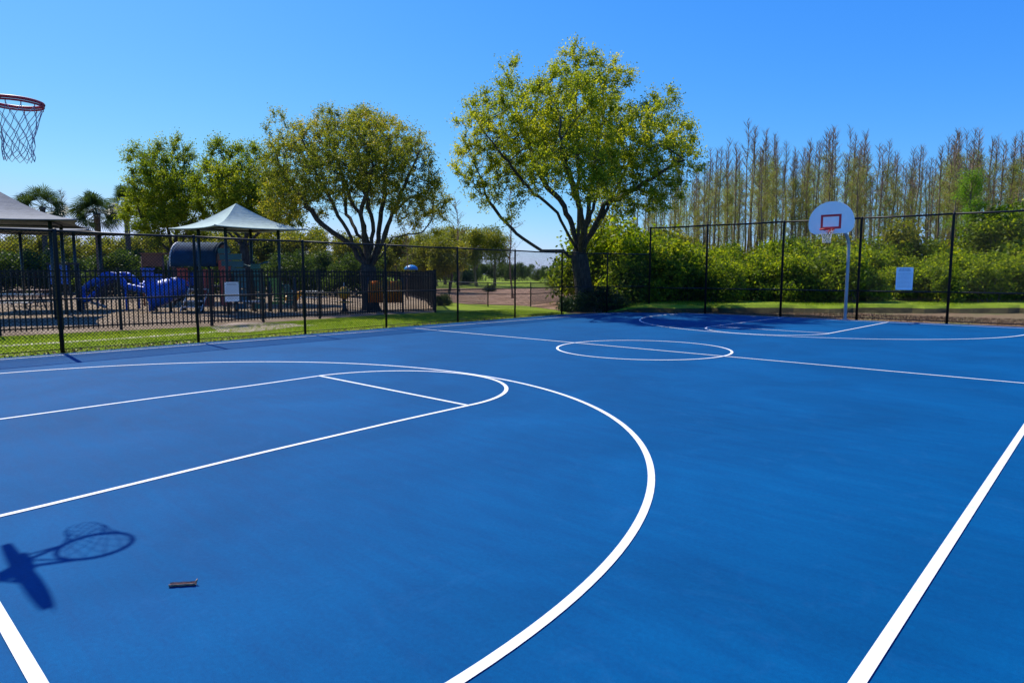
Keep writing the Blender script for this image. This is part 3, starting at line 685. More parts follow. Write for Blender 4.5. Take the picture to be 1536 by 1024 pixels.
# ------------------------------------------------------------------ shade canopies
def canopy(label, corners, apex, ze, posts, mat, postmat='postgreen'):
    c = np.mean([q[:2] for q in corners], axis=0); t = thing('shade_canopy', label, 'shade canopy', (c[0], c[1], 0), 'fabric shade canopies over the playground')
    K = len(corners); n = 10; V = []; F = []
    for k in range(K):
        a = np.array([*corners[k][:2], ze]); b = np.array([*corners[(k+1) % K][:2], ze]); ap = np.array(apex); s0 = len(V)
        for i in range(n+1):
            f = i/n
            for j in range(n+1):
                s = j/n; e = a+(b-a)*s; mid = (a+b)/2; sag = 4*s*(1-s)
                e = e+(ap*[1, 1, 0]+[0, 0, ze]-mid)*.10*sag*[1, 1, 0]
                q = e+(ap-e)*f; q[2] -= .22*math.sin(math.pi*f)*(1-.3*f)+.04*sag*(1-f); V.append(q)
        for i in range(n):
            for j in range(n): F.append((s0+i*(n+1)+j, s0+i*(n+1)+j+1, s0+(i+1)*(n+1)+j+1, s0+(i+1)*(n+1)+j))
    ro = make('canopy_fabric', V, F, mat, t, smooth=False)
    sm = ro.modifiers.new('thick', 'SOLIDIFY'); sm.thickness = .012
    hem = MB()
    for k in range(K):
        a = np.array([*corners[k][:2], ze]); b = np.array([*corners[(k+1) % K][:2], ze]); mid = (a+b)/2
        hem.tube([a+(b-a)*s+(np.array(apex)*[1, 1, 0]+[0, 0, ze]-mid)*.10*4*s*(1-s)*[1, 1, 0]+np.array([0, 0, -.04*4*s*(1-s)-.01]) for s in np.linspace(0, 1, 11)], .022, 6)
    hem.build('hem', mat, t, True)
    for q in posts: MB().tube([(q[0], q[1], -.1), (q[0], q[1], ze+.05)], .062, 12).build('post', M[postmat], t, True)
    fr = MB()
    for q in posts: fr.tube([(q[0], q[1], ze+.0), (apex[0], apex[1], apex[2]-.10)], .035, 8)
    for a, b in zip(posts, posts[1:]+posts[:1]): fr.tube([(a[0], a[1], ze-.02), (b[0], b[1], ze-.02)], .035, 8)
    for cc in corners:
        q = min(posts, key=lambda s: np.linalg.norm(np.array(s[:2])-np.array(cc[:2]))); fr.tube([(q[0], q[1], ze-.03), (cc[0], cc[1], ze)], .03, 8)
    fr.build('frame', M[postmat], t, True); return t
ze = 3.45
cl, cn, cr = at_z(253, 342.5, ze), at_z(322, 337.5, ze), at_z(460, 344, ze); cb = cl+cr-cn
mid = (cl+cr)/2; ap = at_d(354, 305, np.dot(mid-CAM, FWD))
def lerp(a, b, t): return np.asarray(a)+(np.asarray(b)-np.asarray(a))*t
canopy('pale green pyramid shade canopy standing over the playhouse', [cl, cn, cr, cb], ap, ze,
       [lerp(c, mid, .42) for c in (cl, cn, cr, cb)], M['cloth_green'])
# big grey one cut by the left frame edge
c1 = at_z(116, 329, ze); q1 = lerp(c1, c1+np.array([0, 0, 0]), 0); ex = np.array([-cy_, -sy_, 0]); ey = np.array([-sy_, cy_, 0])
c0 = c1+ex*4.6-ey*2.2; c2 = c0+ex*2.4+ey*4.4; c3 = c1+(c2-c0)
ap2 = np.mean([c0, c1, c2, c3], axis=0); ap2[2] = 4.55
canopy('dark grey shade canopy cut off by the left edge of the picture', [c0, c1, c3, c2], ap2, ze, [lerp(c, ap2, .35)*[1, 1, 0]+[0, 0, ze] for c in (c0, c1, c3, c2)], M['cloth_grey'])
e1 = at_z(133, 344.5, ze); f0 = e1+ex*5.0-ey*1.0; f2 = f0+ex*.8+ey*4; f3 = e1+(f2-f0); ap3 = np.mean([f0, e1, f2, f3], axis=0); ap3[2] = 4.25
canopy('low flat grey shade canopy behind the large dark one', [f0, e1, f3, f2], ap3, ze, [lerp(c, ap3, .35)*[1, 1, 0]+[0, 0, ze] for c in (f0, e1, f3, f2)], M['cloth_grey'])

# ------------------------------------------------------------------ playground equipment
R2 = np.array([cy_, sy_, 0]); B2 = np.array([-sy_, cy_, 0])       # sideways and away directions of the play area
Z = np.array([0, 0, 1.0])
def pw(u, D, z): b_ = base(u, D); return np.array([b_[0], b_[1], z])
def playhouse():
    o = pw(305, 28.6, 0); t = thing('playhouse', 'playhouse with navy barrel roof and red panels under the green canopy', 'playhouse', o)
    P = lambda a, b, z: o+R2*a+B2*b+Z*z
    for a in (-1.15, 0, 1.15):
        for b in (-.6, .6): MB().tube([P(a, b, -.05), P(a, b, 2.15)], .055, 10).build('post', M['postgreen'], t, True)
    MB().box(P(0, 0, 1.05), (2.4, 1.3, .06), ax=[R2, B2, Z]).build('deck', M['deck'], t)
    # barrel roof, ribbed
    V = []; F = []; na, nl = 17, 13
    for i in range(nl+1):
        a = -.95+1.85*i/nl; bump = .025*(i % 2)
        for j in range(na+1):
            th = math.radians(-8+196*j/na); V.append(P(a, -(.80+bump)*math.cos(th), 2.02+(.88+bump)*math.sin(th)))
    for i in range(nl):
        for j in range(na): F.append((i*(na+1)+j, i*(na+1)+j+1, (i+1)*(na+1)+j+1, (i+1)*(na+1)+j))
    r = make('roof', V, F, M['plnavy'], t, smooth=True); s = r.modifiers.new('thick', 'SOLIDIFY'); s.thickness = .03
    for a in (-.98, .93):
        g_ = MB(); g_.tube([P(a, -.82*math.cos(th), 2.02+.90*math.sin(th)) for th in np.radians(np.linspace(-8, 188, 20))], .04, 8); g_.build('roof_trim', M['plpale'] if a < 0 else M['plnavy'], t, True)
        ga = [P(a+.02, -.76*math.cos(th), 2.02+.82*math.sin(th)) for th in np.radians(np.linspace(0, 180, 16))]
        gb = [q+R2*.03 for q in ga]; k = len(ga)
        make('gable_panel', ga+gb, [tuple(range(k)), tuple(range(2*k-1, k-1, -1))]+[(i, (i+1) % k, k+(i+1) % k, k+i) for i in range(k)], M['plbrown'], t)
    for a, w_, zc_, h_, mt in ((.55, .42, 1.0, 1.55, 'plred'), (1.25, .5, 1.2, 1.9, 'plred'), (-.55, .45, 1.45, .75, 'plred')):
        m = MB(); m.box(P(a, -.66, zc_), (w_, .04, h_), ax=[R2, B2, Z])
        for q in np.linspace(-w_/2+.06, w_/2-.06, 4): m.box(P(a+q, -.69, zc_), (.03, .03, h_-.1), ax=[R2, B2, Z])
        m.build('side_panel', M[mt], t)
    m = MB()
    for q in np.linspace(-.9, -.1, 9): m.tube([P(q, -.63, 1.08), P(q, -.63, 1.85)], .012, 6)
    m.tube([P(-1.1, -.63, 1.85), P(0, -.63, 1.85)], .02, 6); m.build('railing', M['deck'], t, True)
    st = MB()
    for k in range(4): st.box(P(.2+.0*k, -.85-.22*(3-k), .22+.24*k), (.8, .26, .05), ax=[R2, B2, Z])
    for s_ in (-.42, .42): st.tube([P(.2+s_, -1.65, .05), P(.2+s_, -.68, 1.1)], .03, 6)
    st.build('steps', M['plpale'], t); return t
playhouse()
def corr_tube(pts, r, amp=.03, per=.17, n=16):
    P = smoothpath(pts, 90); d = np.concatenate([[0], np.cumsum(np.linalg.norm(np.diff(P, axis=0), axis=1))]); ph = (d/per) % 1
    rr = r+amp*(np.abs(ph-.5) < .16); return MB().tube(P, rr, n)
def tube_slide():
    o = pw(262, 28.2, 0); t = thing('tube_slide', 'ribbed blue tube slide coming down left from the playhouse', 'slide', o)
    P = lambda a, b, z: o+R2*a+B2*b+Z*z
    # fat ribbed tube: radius grows towards the exit bell
    cl_ = smoothpath([P(1.15, .35, 1.55), P(.75, .2, 1.32), P(.3, 0, 1.08), P(-.1, -.15, .92), P(-.5, -.3, .76), P(-.88, -.45, .66)], 110)
    f_ = np.linspace(0, 1, 110); rr = np.interp(f_, [0, .3, .7, 1], [.36, .40, .50, .60]); ph = (f_*11) % 1; rr = rr+.035*np.clip(1-np.abs(ph-.5)/.18, 0, 1)
    MB().tube(cl_, rr, 24).build('tube', M['plblue'], t, True)
    dr_ = (cl_[-1]-cl_[-3]); dr_ /= np.linalg.norm(dr_)
    MB().tube([cl_[-1]-dr_*.06, cl_[-1]+dr_*.02], [.67, .67], 24).build('exit_rim', M['plblue'], t, True)
    MB().tube([cl_[-1]+dr_*.022, cl_[-1]+dr_*.03], [.52, .50], 24).build('dark_exit_disc', M['deck'], t, True)  # near-black disc on the capped end, dark colour standing in for the shaded inside
    for a, b, z in ((.3, 0, 1.0), (-.5, -.6, .3)): MB().tube([P(a, b, 0), P(a, b, z)], .05, 8).build('support', M['postgreen'], t, True)
    MB().tube([P(-.95, -.3, 0), P(-.95, -.3, 1.75)], .05, 8).build('post', M['plblue'], t, True)
    MB().box(P(-.95, -.3, 1.62), (.34, .30, .30), ax=[R2, B2, Z]).box(P(-.95, -.3, 1.80), (.42, .38, .05), ax=[R2, B2, Z]).build('play_cube', M['plblue'], t)
    return t
tube_slide()
def arch_climber():
    o = pw(173, 29.5, 0); t = thing('arch_climber', 'humped blue arch climber with black rope net underneath', 'climber', o)
    P = lambda a, b, z: o+R2*a+B2*b+Z*z
    prof = [(-1.15, .45), (-1.12, .85), (-.85, 1.12), (-.4, 1.30), (-.15, 1.52), (.25, 1.55), (.55, 1.35), (.75, 1.05), (1.2, .95), (1.75, .85)]
    for b in (-.5, .5): corr_tube([P(a, b, z) for a, z in prof], .14, .02, .2, 14).build('arch_tube', M['plblue'], t, True)
    m = MB()
    for k in range(12):
        a = -.95+.17*k; zz = np.interp(a, [q[0] for q in prof], [q[1] for q in prof])
        m.tube([P(a, -.5, zz-.05), P(a, 0, max(.25, zz-.55)), P(a, .5, zz-.05)], .018, 6)
        m.tube([P(a, -.5, zz-.08), P(a+.08, -.55, .3)], .014, 6)
    for b in (-.5, -.25, 0, .25, .5):
        for dz in (.25, .45, .65): m.tube([P(a, b, max(.15, np.interp(a, [q[0] for q in prof], [q[1] for q in prof])-dz)) for a in np.linspace(-.95, .95, 12)], .014, 6)
    m.build('rope_net', M['deck'], t, True)
    for a in (-1.15, .75):
        for b in (-.5, .5): MB().tube([P(a, b, 0), P(a, b, np.interp(a, [q[0] for q in prof], [q[1] for q in prof]))], .045, 8).build('leg', M['plblue'], t, True)
    MB().tube([P(-.95, -.3, .32), P(-.3, -.3, .12)], .06, 8).build('step_log', M['plpale'], t, True)
    return t
arch_climber()
def panel_climber():
    o = pw(392, 28.3, 0); t = thing('panel_climber', 'green and teal curved climber to the right of the playhouse', 'climber', o)
    P = lambda a, b, z: o+R2*a+B2*b+Z*z
    for k, (a, w_, z0, z1, mt) in enumerate(((-1.35, .50, .7, 2.55, 'plteal'), (-.85, .46, .2, 2.3, 'plteal'), (-.05, .40, .2, 1.9, 'plgreen'), (.75, .5, .35, 1.35, 'pllime'), (1.2, .3, .3, 1.1, 'plgreen'))):
        m = MB()
        n = 8
        for j in range(n): # curved slab of slats
            s = j/(n-1); zz = z0+(z1-z0)*s; m.box(P(a+.12*math.sin(s*3), -.3+.18*math.cos(s*3), zz), (w_, .05, (z1-z0)/n*.97), ax=[R2, B2, Z])
        m.build('climbing_panel', M[mt], t)
    for a in (-1.1, -.3, .35, 1.45): MB().tube([P(a, 0, -.05), P(a, 0, 2.1 if a < .3 else 1.5)], .05, 8).build('post', M['postgreen'], t, True)
    MB().tube([P(a, -.05, 2.0+.1*math.sin(a*4)) for a in np.linspace(-1.1, .35, 10)], .04, 8).build('top_bar', M['plteal'], t, True)
    MB().tube([P(a, -.55, .42) for a in (-.6, .2)], .05, 8).build('step_log', M['plpale'], t, True)
    return t
panel_climber()
def spinner():
    o = pw(516, 27.4, 0); t = thing('play_spinner', 'yellow ball-shaped spinner on a dark stem by the picket fence', 'play equipment', o)
    V = MB(); th = np.radians(np.linspace(-90, 90, 14)); pts = [(o[0], o[1], .80+.27*math.sin(a)) for a in th]
    V.tube(pts, [max(.004, .25*math.cos(a)*(1+.04*math.cos(6*a))) for a in th], 20).build('ball', M['plyellow'], t, True)
    MB().tube([o, o+Z*.2, o+Z*.58], [.16, .08, .07], 12).build('stem', M['postgreen'], t, True)
    MB().tube([o+R2*.33*math.cos(a)+B2*.33*math.sin(a)+Z*.42 for a in np.linspace(0, 2*math.pi, 25)[:-1]], .022, 8, closed=True).build('footrest', M['plyellow'], t, True)
    MB().tube([o+Z*1.03, o+Z*1.22], .02, 8).build('handle', M['plpale'], t, True)
    return t
spinner()
def play_panels():
    o = pw(578, 27.8, 0); t = thing('activity_board', 'pair of orange ribbed play panels beside the oak trunk', 'play equipment', o)
    P = lambda a, b, z: o+R2*a+B2*b+Z*z
    for a in (-.42, .38):
        m = MB()
        for k in range(6): m.tube([P(a-.26+.105*k, 0, .38), P(a-.26+.105*k, -.05, .9), P(a-.26+.105*k, 0, 1.33-.06*abs(k-2.5))], .05, 8)
        m.box(P(a, .05, .85), (.6, .04, .9), ax=[R2, B2, Z]); m.build('panel', M['plorange'], t, True)
    for a in (-.76, -.02, .72): MB().tube([P(a, .05, -.05), P(a, .05, 1.45)], .045, 8).build('post', M['deck'], t, True)
    return t
play_panels()
def brown_tower():
    o = pw(239, 33.5, 0); t = thing('play_tower', 'brown panelled play tower behind the blue slide', 'play equipment', o)
    P = lambda a, b, z: o+R2*a+B2*b+Z*z
    for a in (-.52, .52):
        for b in (-.5, .5): MB().tube([P(a, b, -.05), P(a, b, 2.55)], .05, 8).build('post', M['plbrown'], t, True)
    MB().box(P(0, -.52, 2.25), (1.0, .05, .62), ax=[R2, B2, Z]).build('front_panel', M['plbrown'], t)
    MB().box(P(0, 0, 2.60), (1.25, 1.2, .06), ax=[R2, B2, Z]).build('roof', M['plbrown'], t)
    MB().box(P(0, 0, 1.1), (1.0, 1.0, .06), ax=[R2, B2, Z]).build('deck', M['deck'], t)
    MB().box(P(.0, -.5, 1.35), (.9, .04, .45), ax=[R2, B2, Z]).build('rail_panel', M['plblue'], t)
    return t
brown_tower()
def blue_box():
    o = pw(97, 27.5, 0); t = thing('play_booth', 'boxy blue play booth with dark legs left of the arch climber', 'play equipment', o)
    P = lambda a, b, z: o+R2*a+B2*b+Z*z
    m = MB()
    for k in range(5): m.box(P(-.30+.15*k, -.3, 1.55), (.13, .05, .75), ax=[R2, B2, Z])
    m.box(P(0, -.26, 1.55), (.78, .04, .8), ax=[R2, B2, Z]); m.build('front_panel', M['plblue'], t)
    MB().box(P(0, 0, 2.0), (.95, .7, .07), ax=[R2, B2, Z]).build('roof', M['deck'], t)
    for a in (-.42, .42):
        for b in (-.28, .28): MB().tube([P(a, b, -.05), P(a, b, 1.98)], .045, 8).build('leg', M['deck'], t, True)
    MB().box(P(0, 0, .75), (.8, .55, .05), ax=[R2, B2, Z]).build('seat', M['deck'], t)
    return t
blue_box()
def picnic_table(u, D, label, top, ht=.76):
    o = pw(u, D, 0); t = thing('picnic_table', label, 'picnic table', o, 'picnic tables in the playground'); P = lambda a, b, z: o+R2*a+B2*b+Z*z
    m = MB()
    for k in range(4): m.box(P(0, -.27+.18*k, ht), (1.8, .165, .04), ax=[R2, B2, Z])
    m.build('tabletop', M[top], t)
    for b in (-.7, .7): MB().box(P(0, b, .45), (1.8, .26, .04), ax=[R2, B2, Z]).build('bench', M[top], t)
    for a in (-.65, .65):
        MB().tube([P(a, -.75, .43), P(a, .75, .43)], .025, 6).tube([P(a, -.55, 0), P(a, -.2, ht-.02)], .025, 6).tube([P(a, .55, 0), P(a, .2, ht-.02)], .025, 6).build('leg', M['deck'], t)
    return t
picnic_table(30, 26.5, 'picnic table with pale top under the grey canopies', 'plpale')
picnic_table(46, 33, 'picnic table with red-brown top farther behind the pale one', 'plbrown')
picnic_table(455, 31.5, 'picnic table with pale top between playhouse and oak', 'plpale')
def spring_rider(u, D, mat, label):
    o = pw(u, D, 0); t = thing('spring_rider', label, 'spring rider', o); P = lambda a, b, z: o+R2*a+B2*b+Z*z
    sp = [P(.09*math.cos(q), .09*math.sin(q), .05+.30*q/(8*math.pi)) for q in np.linspace(0, 8*math.pi, 60)]
    MB().tube(sp, .018, 6).build('spring', M['deck'], t, True)
    MB().tube([P(-.4, 0, .55), P(-.22, 0, .48), P(0, 0, .46), P(.2, 0, .50), P(.36, 0, .72), P(.46, 0, .80)], [.05, .13, .15, .13, .10, .05], 12).build('body', mat, t, True)
    MB().tube([P(.24, -.2, .82), P(.24, .2, .82)], .02, 6).build('handle', M['deck'], t, True)
spring_rider(127, 28.8, M['plblue'], 'small blue spring rider between booth and arch climber')
spring_rider(437, 29.6, M['plyellow'], 'small yellow spring rider right of the green climber')
# far little blue roof
o = pw(617, 46, -.18); t = thing('sun_shelter', 'small bright blue rounded shelter seen over the picket fence', 'shelter', o)
MB().tube([o+Z*(2.05+.35*math.sin(a)) for a in np.radians(np.linspace(0, 90, 8))], [.48*math.cos(a)+.01 for a in np.radians(np.linspace(0, 90, 8))], 20).build('roof', M['plcyan'], t, True)
for a in (-.35, .35): MB().tube([o+R2*a, o+R2*a+Z*2.1], .05, 8).build('post', M['deck'], t, True)

# ------------------------------------------------------------------ twig on the court
a = at_z(254, 876, .012); b = at_z(294, 873.5, .012); d = b-a; dl = d/np.linalg.norm(d); sd = np.array([-dl[1], dl[0], 0])
V = []; F = []; n = 12; K = 7                     # a curled half-pipe strip of bark
rng = np.random.default_rng(4)
for i in range(n+1):
    c = a+d*i/n
    for rr_, _ in ((.0125, 0), (.0095, 1)):
        for j in range(K):
            th = math.radians(-200+220*j/(K-1)); w_ = 1+.12*math.sin(i*1.3)+.05*rng.normal()
            V.append(c+sd*rr_*w_*math.cos(th)+np.array([0, 0, rr_*w_*math.sin(th)+.001]))
for i in range(n):
    for s in (0, K):
        for j in range(K-1):
            p0 = i*2*K+s+j; F.append((p0, p0+1, p0+2*K+1, p0+2*K))
    for j in (0, K-1): p0 = i*2*K+j; F.append((p0, p0+2*K, p0+3*K, p0+K))
st = make('twig', V, F, M['stick'], smooth=True); tag(st, 'short brown curled piece of bark lying on the blue court', 'twig')
kn = MB().tube([b+np.array([0, 0, .004]), b+dl*.006+sd*.006+np.array([0, 0, .018])], [.006, .003], 6).build('stub', M['stick'], st, True)

# ------------------------------------------------------------------ shrubs and woods
def bush_variant(name, mat, h, w, seed, nleaf, L, lobes=14, stem='bark2', label=None, cat='shrub', group=None, tree=False):
    rng = np.random.default_rng(seed); lb = []
    for k in range(lobes):
        a = rng.uniform(0, 2*math.pi); r = w*.5*math.sqrt(rng.uniform(0, 1))*.85; zf = rng.uniform(.18 if not tree else .45, .86)
        rr = w*.5*rng.uniform(.24, .42)*(1.15-.4*zf); lb.append(((r*math.cos(a)*(1.15-.5*zf), r*math.sin(a)*(1.15-.5*zf), zf*h), (rr, rr, rr*rng.uniform(.7, 1.1)*min(1.3, h/w))))
    A = in_lobes(lb, int(nleaf/7), rng, .55); A[:, 2] = np.abs(A[:, 2])
    A = np.vstack([A, np.array([(w*.42*math.cos(q)*s, w*.42*math.sin(q)*s, h*z) for q, s, z in zip(rng.uniform(0, 6.28, 60), rng.uniform(.3, 1, 60), rng.uniform(.05, .4, 60))])]) if not tree else A
    f = np.sin(A[:, 0]*2.1+seed)+np.cos(A[:, 2]*2.3)
    V, F, var = leaves(A, 7, L*1.05, L, L*.52, rng, np.clip(.45+.15*f+rng.normal(size=len(A))*.22, 0, 1), up=.25)
    t = thing(name, label, cat, (0, 0, 0), group)
    make('crown', V, F, mat, t, var=var)
    m = MB(); tips = A[rng.integers(0, len(A), 16 if not tree else 10)]
    if tree:
        m.tube([(0, 0, -.1), (.05*w, .02*w, h*.3), (0, 0, h*.6)], [h*.028, h*.022, h*.012], 8)
    for q in tips:
        s0 = np.array([0, 0, h*.25]) if tree else np.array([rng.normal()*.12*w, rng.normal()*.12*w, 0]); m.tube([s0, s0*.5+q*.5+np.array([0, 0, .1*h]), q], [.035, .022, .008], 5, caps=False)
    m.build('stem' if not tree else 'trunk', M[stem], t, True)
    return t
RN = np.random.default_rng(77)
def scatter(protos, spots, labels, zoff=0.0, lean=0.0):
    used = set()
    for i, (u, D, s, k) in enumerate(spots):
        b_ = base(u, D); rz = RN.uniform(0, 6.28); sc = (s*RN.uniform(.9, 1.12), s*RN.uniform(.9, 1.12), s)
        pr = protos[k % len(protos)]; lab = labels(i, u, D, s, k) if callable(labels) else labels
        loc = (b_[0], b_[1], zoff)
        if k % len(protos) not in used:
            used.add(k % len(protos)); pr.location = loc; pr.rotation_euler = (0, 0, rz); pr.scale = sc; pr['label'] = lab; r_ = pr
        else: r_ = copy_tree(pr, loc, rz, sc, lab)
        if lean: r_.rotation_euler = (RN.normal()*lean, RN.normal()*lean, rz)

thick = [bush_variant('thicket_shrub', M['bush'], 3.0, 3.6, 100+k, 7500, .185, 24, label='x', group='bright green shrubs along the grassy bank') for k in range(5)]
prof_u = [905, 960, 1000, 1060, 1110, 1150, 1210, 1260, 1320, 1380, 1440, 1500, 1560, 1700]
prof_v = [335, 340, 356, 372, 378, 372, 372, 366, 392, 384, 378, 370, 352, 345]
spots = []; u = 948; k = 0
while u < 1760:                                   # front row along the bank
    D = 31.2+RN.uniform(-.7, .9); v = np.interp(u, prof_u, prof_v)+RN.uniform(2, 26); hgt = CAM[2]+(411-v)*D/FPX-.3; spots.append((u, D, max(.5, hgt/3.0), k)); u += RN.uniform(26, 44); k += 1
u = 900
while u < 1760:                                   # second row, a little taller
    D = 34.0+RN.uniform(-.8, 1.2); v = np.interp(u, prof_u, prof_v)+RN.uniform(-12, 12); hgt = CAM[2]+(411-v)*D/FPX-.3; spots.append((u, D, max(.5, hgt/3.0), k)); u += RN.uniform(34, 52); k += 2
NTH = ['first', 'second', 'third', 'fourth', 'fifth', 'sixth', 'seventh', 'eighth', 'ninth', 'tenth', 'eleventh', 'twelfth', 'thirteenth', 'fourteenth']
def between(sp_, marks_, text):
    """labels that count each member from the left between two things one can find in the picture"""
    out = {}
    for (ua, na), (ub, nb_) in zip(marks_[:-1], marks_[1:]):
        ids = sorted([i for i, q in enumerate(sp_) if ua <= q[0] < ub], key=lambda i: sp_[i][0])
        for j, i in enumerate(ids): out[i] = text % (NTH[j] if j < 14 else 'farther') + ' between %s and %s' % (na, nb_)
    return lambda i, *a: out.get(i, text % 'outermost')
FM = [(880, 'big trunk'), (1057, 'second tall post'), (1170, 'third tall post'), (1268, 'hoop pole'), (1353, 'notice sheet'), (1421, 'last tall post'), (2400, 'picture edge')]
fs_, bs_ = [q for q in spots if q[1] < 32.6], [q for q in spots if q[1] >= 32.6]
scatter(thick, fs_, between(fs_, FM, '%s front shrub'), .28)
scatter2 = [copy_tree(thick[q[3] % 5], base(q[0], q[1], .28), RN.uniform(0, 6.28), (q[2], q[2], q[2]), between(bs_, FM, '%s rear-row shrub')(i)) for i, q in enumerate(bs_)]
mid_ = [bush_variant('thicket_tree', M['bush'], 4.5, 3.4, 180+k, 6500, .17, 18, label='x', cat='tree', group='young green trees above the shrub row') for k in range(3)]
ms_ = [(1012, 36.5, 356, 0), (1050, 37, 348, 1), (1092, 36, 358, 2), (1148, 37, 350, 1), (1190, 36.5, 352, 0), (1236, 37, 345, 2), (1302, 36.5, 340, 1), (1345, 37, 362, 0), (1398, 37, 352, 2),
       (1452, 36.5, 335, 1), (1492, 36, 312, 0), (1528, 36.5, 296, 2), (1572, 36, 300, 1), (1625, 37, 290, 0)]
ms_ = [(u, D, (CAM[2]+(411-v)*D/FPX-.3)/4.5, k) for u, D, v, k in ms_]
scatter(mid_, ms_, between(ms_, FM, '%s young green tree'), .28)
olive = [bush_variant('undergrowth_shrub', M['wood_far'], 3.6, 4.0, 140+k, 8000, .15, 13, label='x', group='olive undergrowth at the foot of the cypress trees') for k in range(3)]
spots = []; u = 890; k = 0
while u < 1780:
    D = 38+RN.uniform(-1, 3); spots.append((u, D, RN.uniform(.85, 1.3), k)); u += RN.uniform(32, 54); k += 1
scatter(olive, spots, lambda i, u, D, s, k: 'olive undergrowth shrub %s' % next(('between %s and %s' % (a[1], b[1]) for a, b in zip(FM[:-1], FM[1:]) if a[0] <= u < b[0]), 'left of the big trunk'), .28)
# low dark shrubs at the foot of the big tree
low = [bush_variant('low_shrub', M['bushd'], .85, 1.3, 160+k, 3200, .10, 9, label='x', group='low dark shrubs round the big trunk') for k in range(2)]
sp = [(857, 28.9, .85, 0), (874, 28.4, .95, 1), (892, 28.3, 1.1, 0), (908, 28.6, 1.25, 1), (924, 29.2, 1.0, 0)]
names = ['leftmost low dark shrub in front of the big trunk', 'second low dark shrub from the left at the big trunk', 'middle low dark shrub just right of the big trunk',
         'largest low dark shrub, behind the fence post right of the trunk', 'rightmost low dark shrub beside the dry soil']
scatter(low, sp, lambda i, *a: names[i], G0)

# ------------------------------------------------------------------ cypress wood
def cypress(seed, H, fuzz, mat, r0=.13, dens=1.0, cstart=.42):
    rng = np.random.default_rng(seed); t = thing('cypress_tree', 'x', 'tree', (0, 0, 0), 'cypress trees of the wood on the right')
    nseg = 14; zs = np.linspace(-.1, H, nseg); wob = np.cumsum(rng.normal(size=(nseg, 2))*.035, 0)
    P = np.concatenate([wob, zs[:, None]], 1); P[0, :2] = 0
    rr = r0*(1-np.linspace(0, 1, nseg)*.86); rr[0] *= 1.5
    MB().tube(P, rr, 7).build('trunk', M['cyp'], t, True)
    m = MB(); C = []
    nb = int(62*dens)
    for i in range(nb):
        f = cstart+(1-cstart)*((i+rng.uniform(0, 1))/nb)**.8; z = f*H; c = np.array([np.interp(z, zs, P[:, 0]), np.interp(z, zs, P[:, 1]), z])
        L = (1-f)**.8*rng.uniform(.35, 1.5)*1.5+.13; a = rng.uniform(0, 6.28); el = rng.uniform(.45, 1.1) if f > .7 else rng.uniform(.2, .9)
        if f < .62 and rng.uniform() < .5: L *= .35
        d_ = np.array([math.cos(a)*math.cos(el), math.sin(a)*math.cos(el), math.sin(el)]); e_ = c+d_*L+np.array([0, 0, .15*L])
        mid_ = c+d_*L*.5; m.tube([c, mid_, e_], [.018, .011, .005], 4, caps=False)
        for q in range(5 if f > .55 else 3):
            s = rng.uniform(.35, 1); b0 = c+(e_-c)*s; a2 = a+rng.normal()*.9; d2 = np.array([math.cos(a2)*.6, math.sin(a2)*.6, .9]); l2 = rng.uniform(.15, .40)
            m.tube([b0, b0+d2*l2], [.007, .003], 3, caps=False); C += [b0+d2*l2, b0+d2*l2*.5]
        C.append(e_)
    m.build('branches', M['twigs'], t)
    C = np.array(C); ff = np.clip((H*.98-C[:, 2])/(H*.30), 0, 1)*rng.uniform(.2, 1, len(C)); C = C[ff > .30]
    if fuzz:
        V, F, var = leaves(C, fuzz, .13, .085, .03, rng, np.clip(rng.normal(size=len(C))*.2+rng.uniform(.2, .8), 0, 1))
        make('crown', V, F, mat, t, var=var)
    return t
kinds = [('bare', 1), ('bare', 2), ('bare', 4), ('bare', 2), ('olive', 9), ('olive', 13), ('olive', 17), ('olive', 11)]
cyp = [cypress(200+i, 11.5, fz, M['fuzz'], .085+.018*(i % 4), 1.0+.25*(fz > 9), .36+.02*i if fz < 9 else .30) for i, (kd, fz) in enumerate(kinds)]
top_u = [960, 1010, 1060, 1120, 1160, 1210, 1250, 1290, 1340, 1380, 1445, 1490, 1536, 1700]
top_v = [292, 262, 226, 210, 212, 222, 212, 214, 232, 228, 208, 216, 206, 200]
spots = []; u = 955.0; n = 0
for row, (D0, D1, st_, vo) in enumerate(((40, 43, 20, 34), (44, 48, 14, 12), (49, 54, 11.5, 8), (56, 62, 10.5, 12))):
    u = 945+row*7
    while u < 1660:
        D = RN.uniform(D0, D1); v = np.interp(u, top_u, top_v)+vo+RN.exponential(30)-23+9*math.sin(u/23.0); hgt = CAM[2]+(411-v)*D/FPX-.3
        spots.append((u, D, hgt/11.5, int(RN.integers(0, 8)))); u += RN.uniform(.5, 1.5)*st_
spots = spots[:285]
def span_of(u):
    for (ua, na), (ub, nb_) in zip(FM[:-1], FM[1:]):
        if ua <= u < ub: return 'between %s and %s' % (na, nb_)
    return 'left of the big trunk'
def cyp_label(i, u, D, s, k):
    if kinds[k % 8][0] == 'olive': return 'olive-hazed cypress in the wood ' + span_of(u)
    return ('bare slim cypress' if k % 8 in (0, 1) else 'bare stout cypress') + ' in the wood ' + span_of(u)
scatter(cyp, spots, cyp_label, .2, .018)
fresh = cypress(300, 9.6, 22, M['fuzzg'], .10, 1.6, .38); b_ = base(1449, 37.6); fresh.location = (b_[0], b_[1], .25); fresh.scale = (1.05, 1.05, .84)
fresh['label'] = 'young cypress in vivid fresh green leaf, brightest tree of the wood'

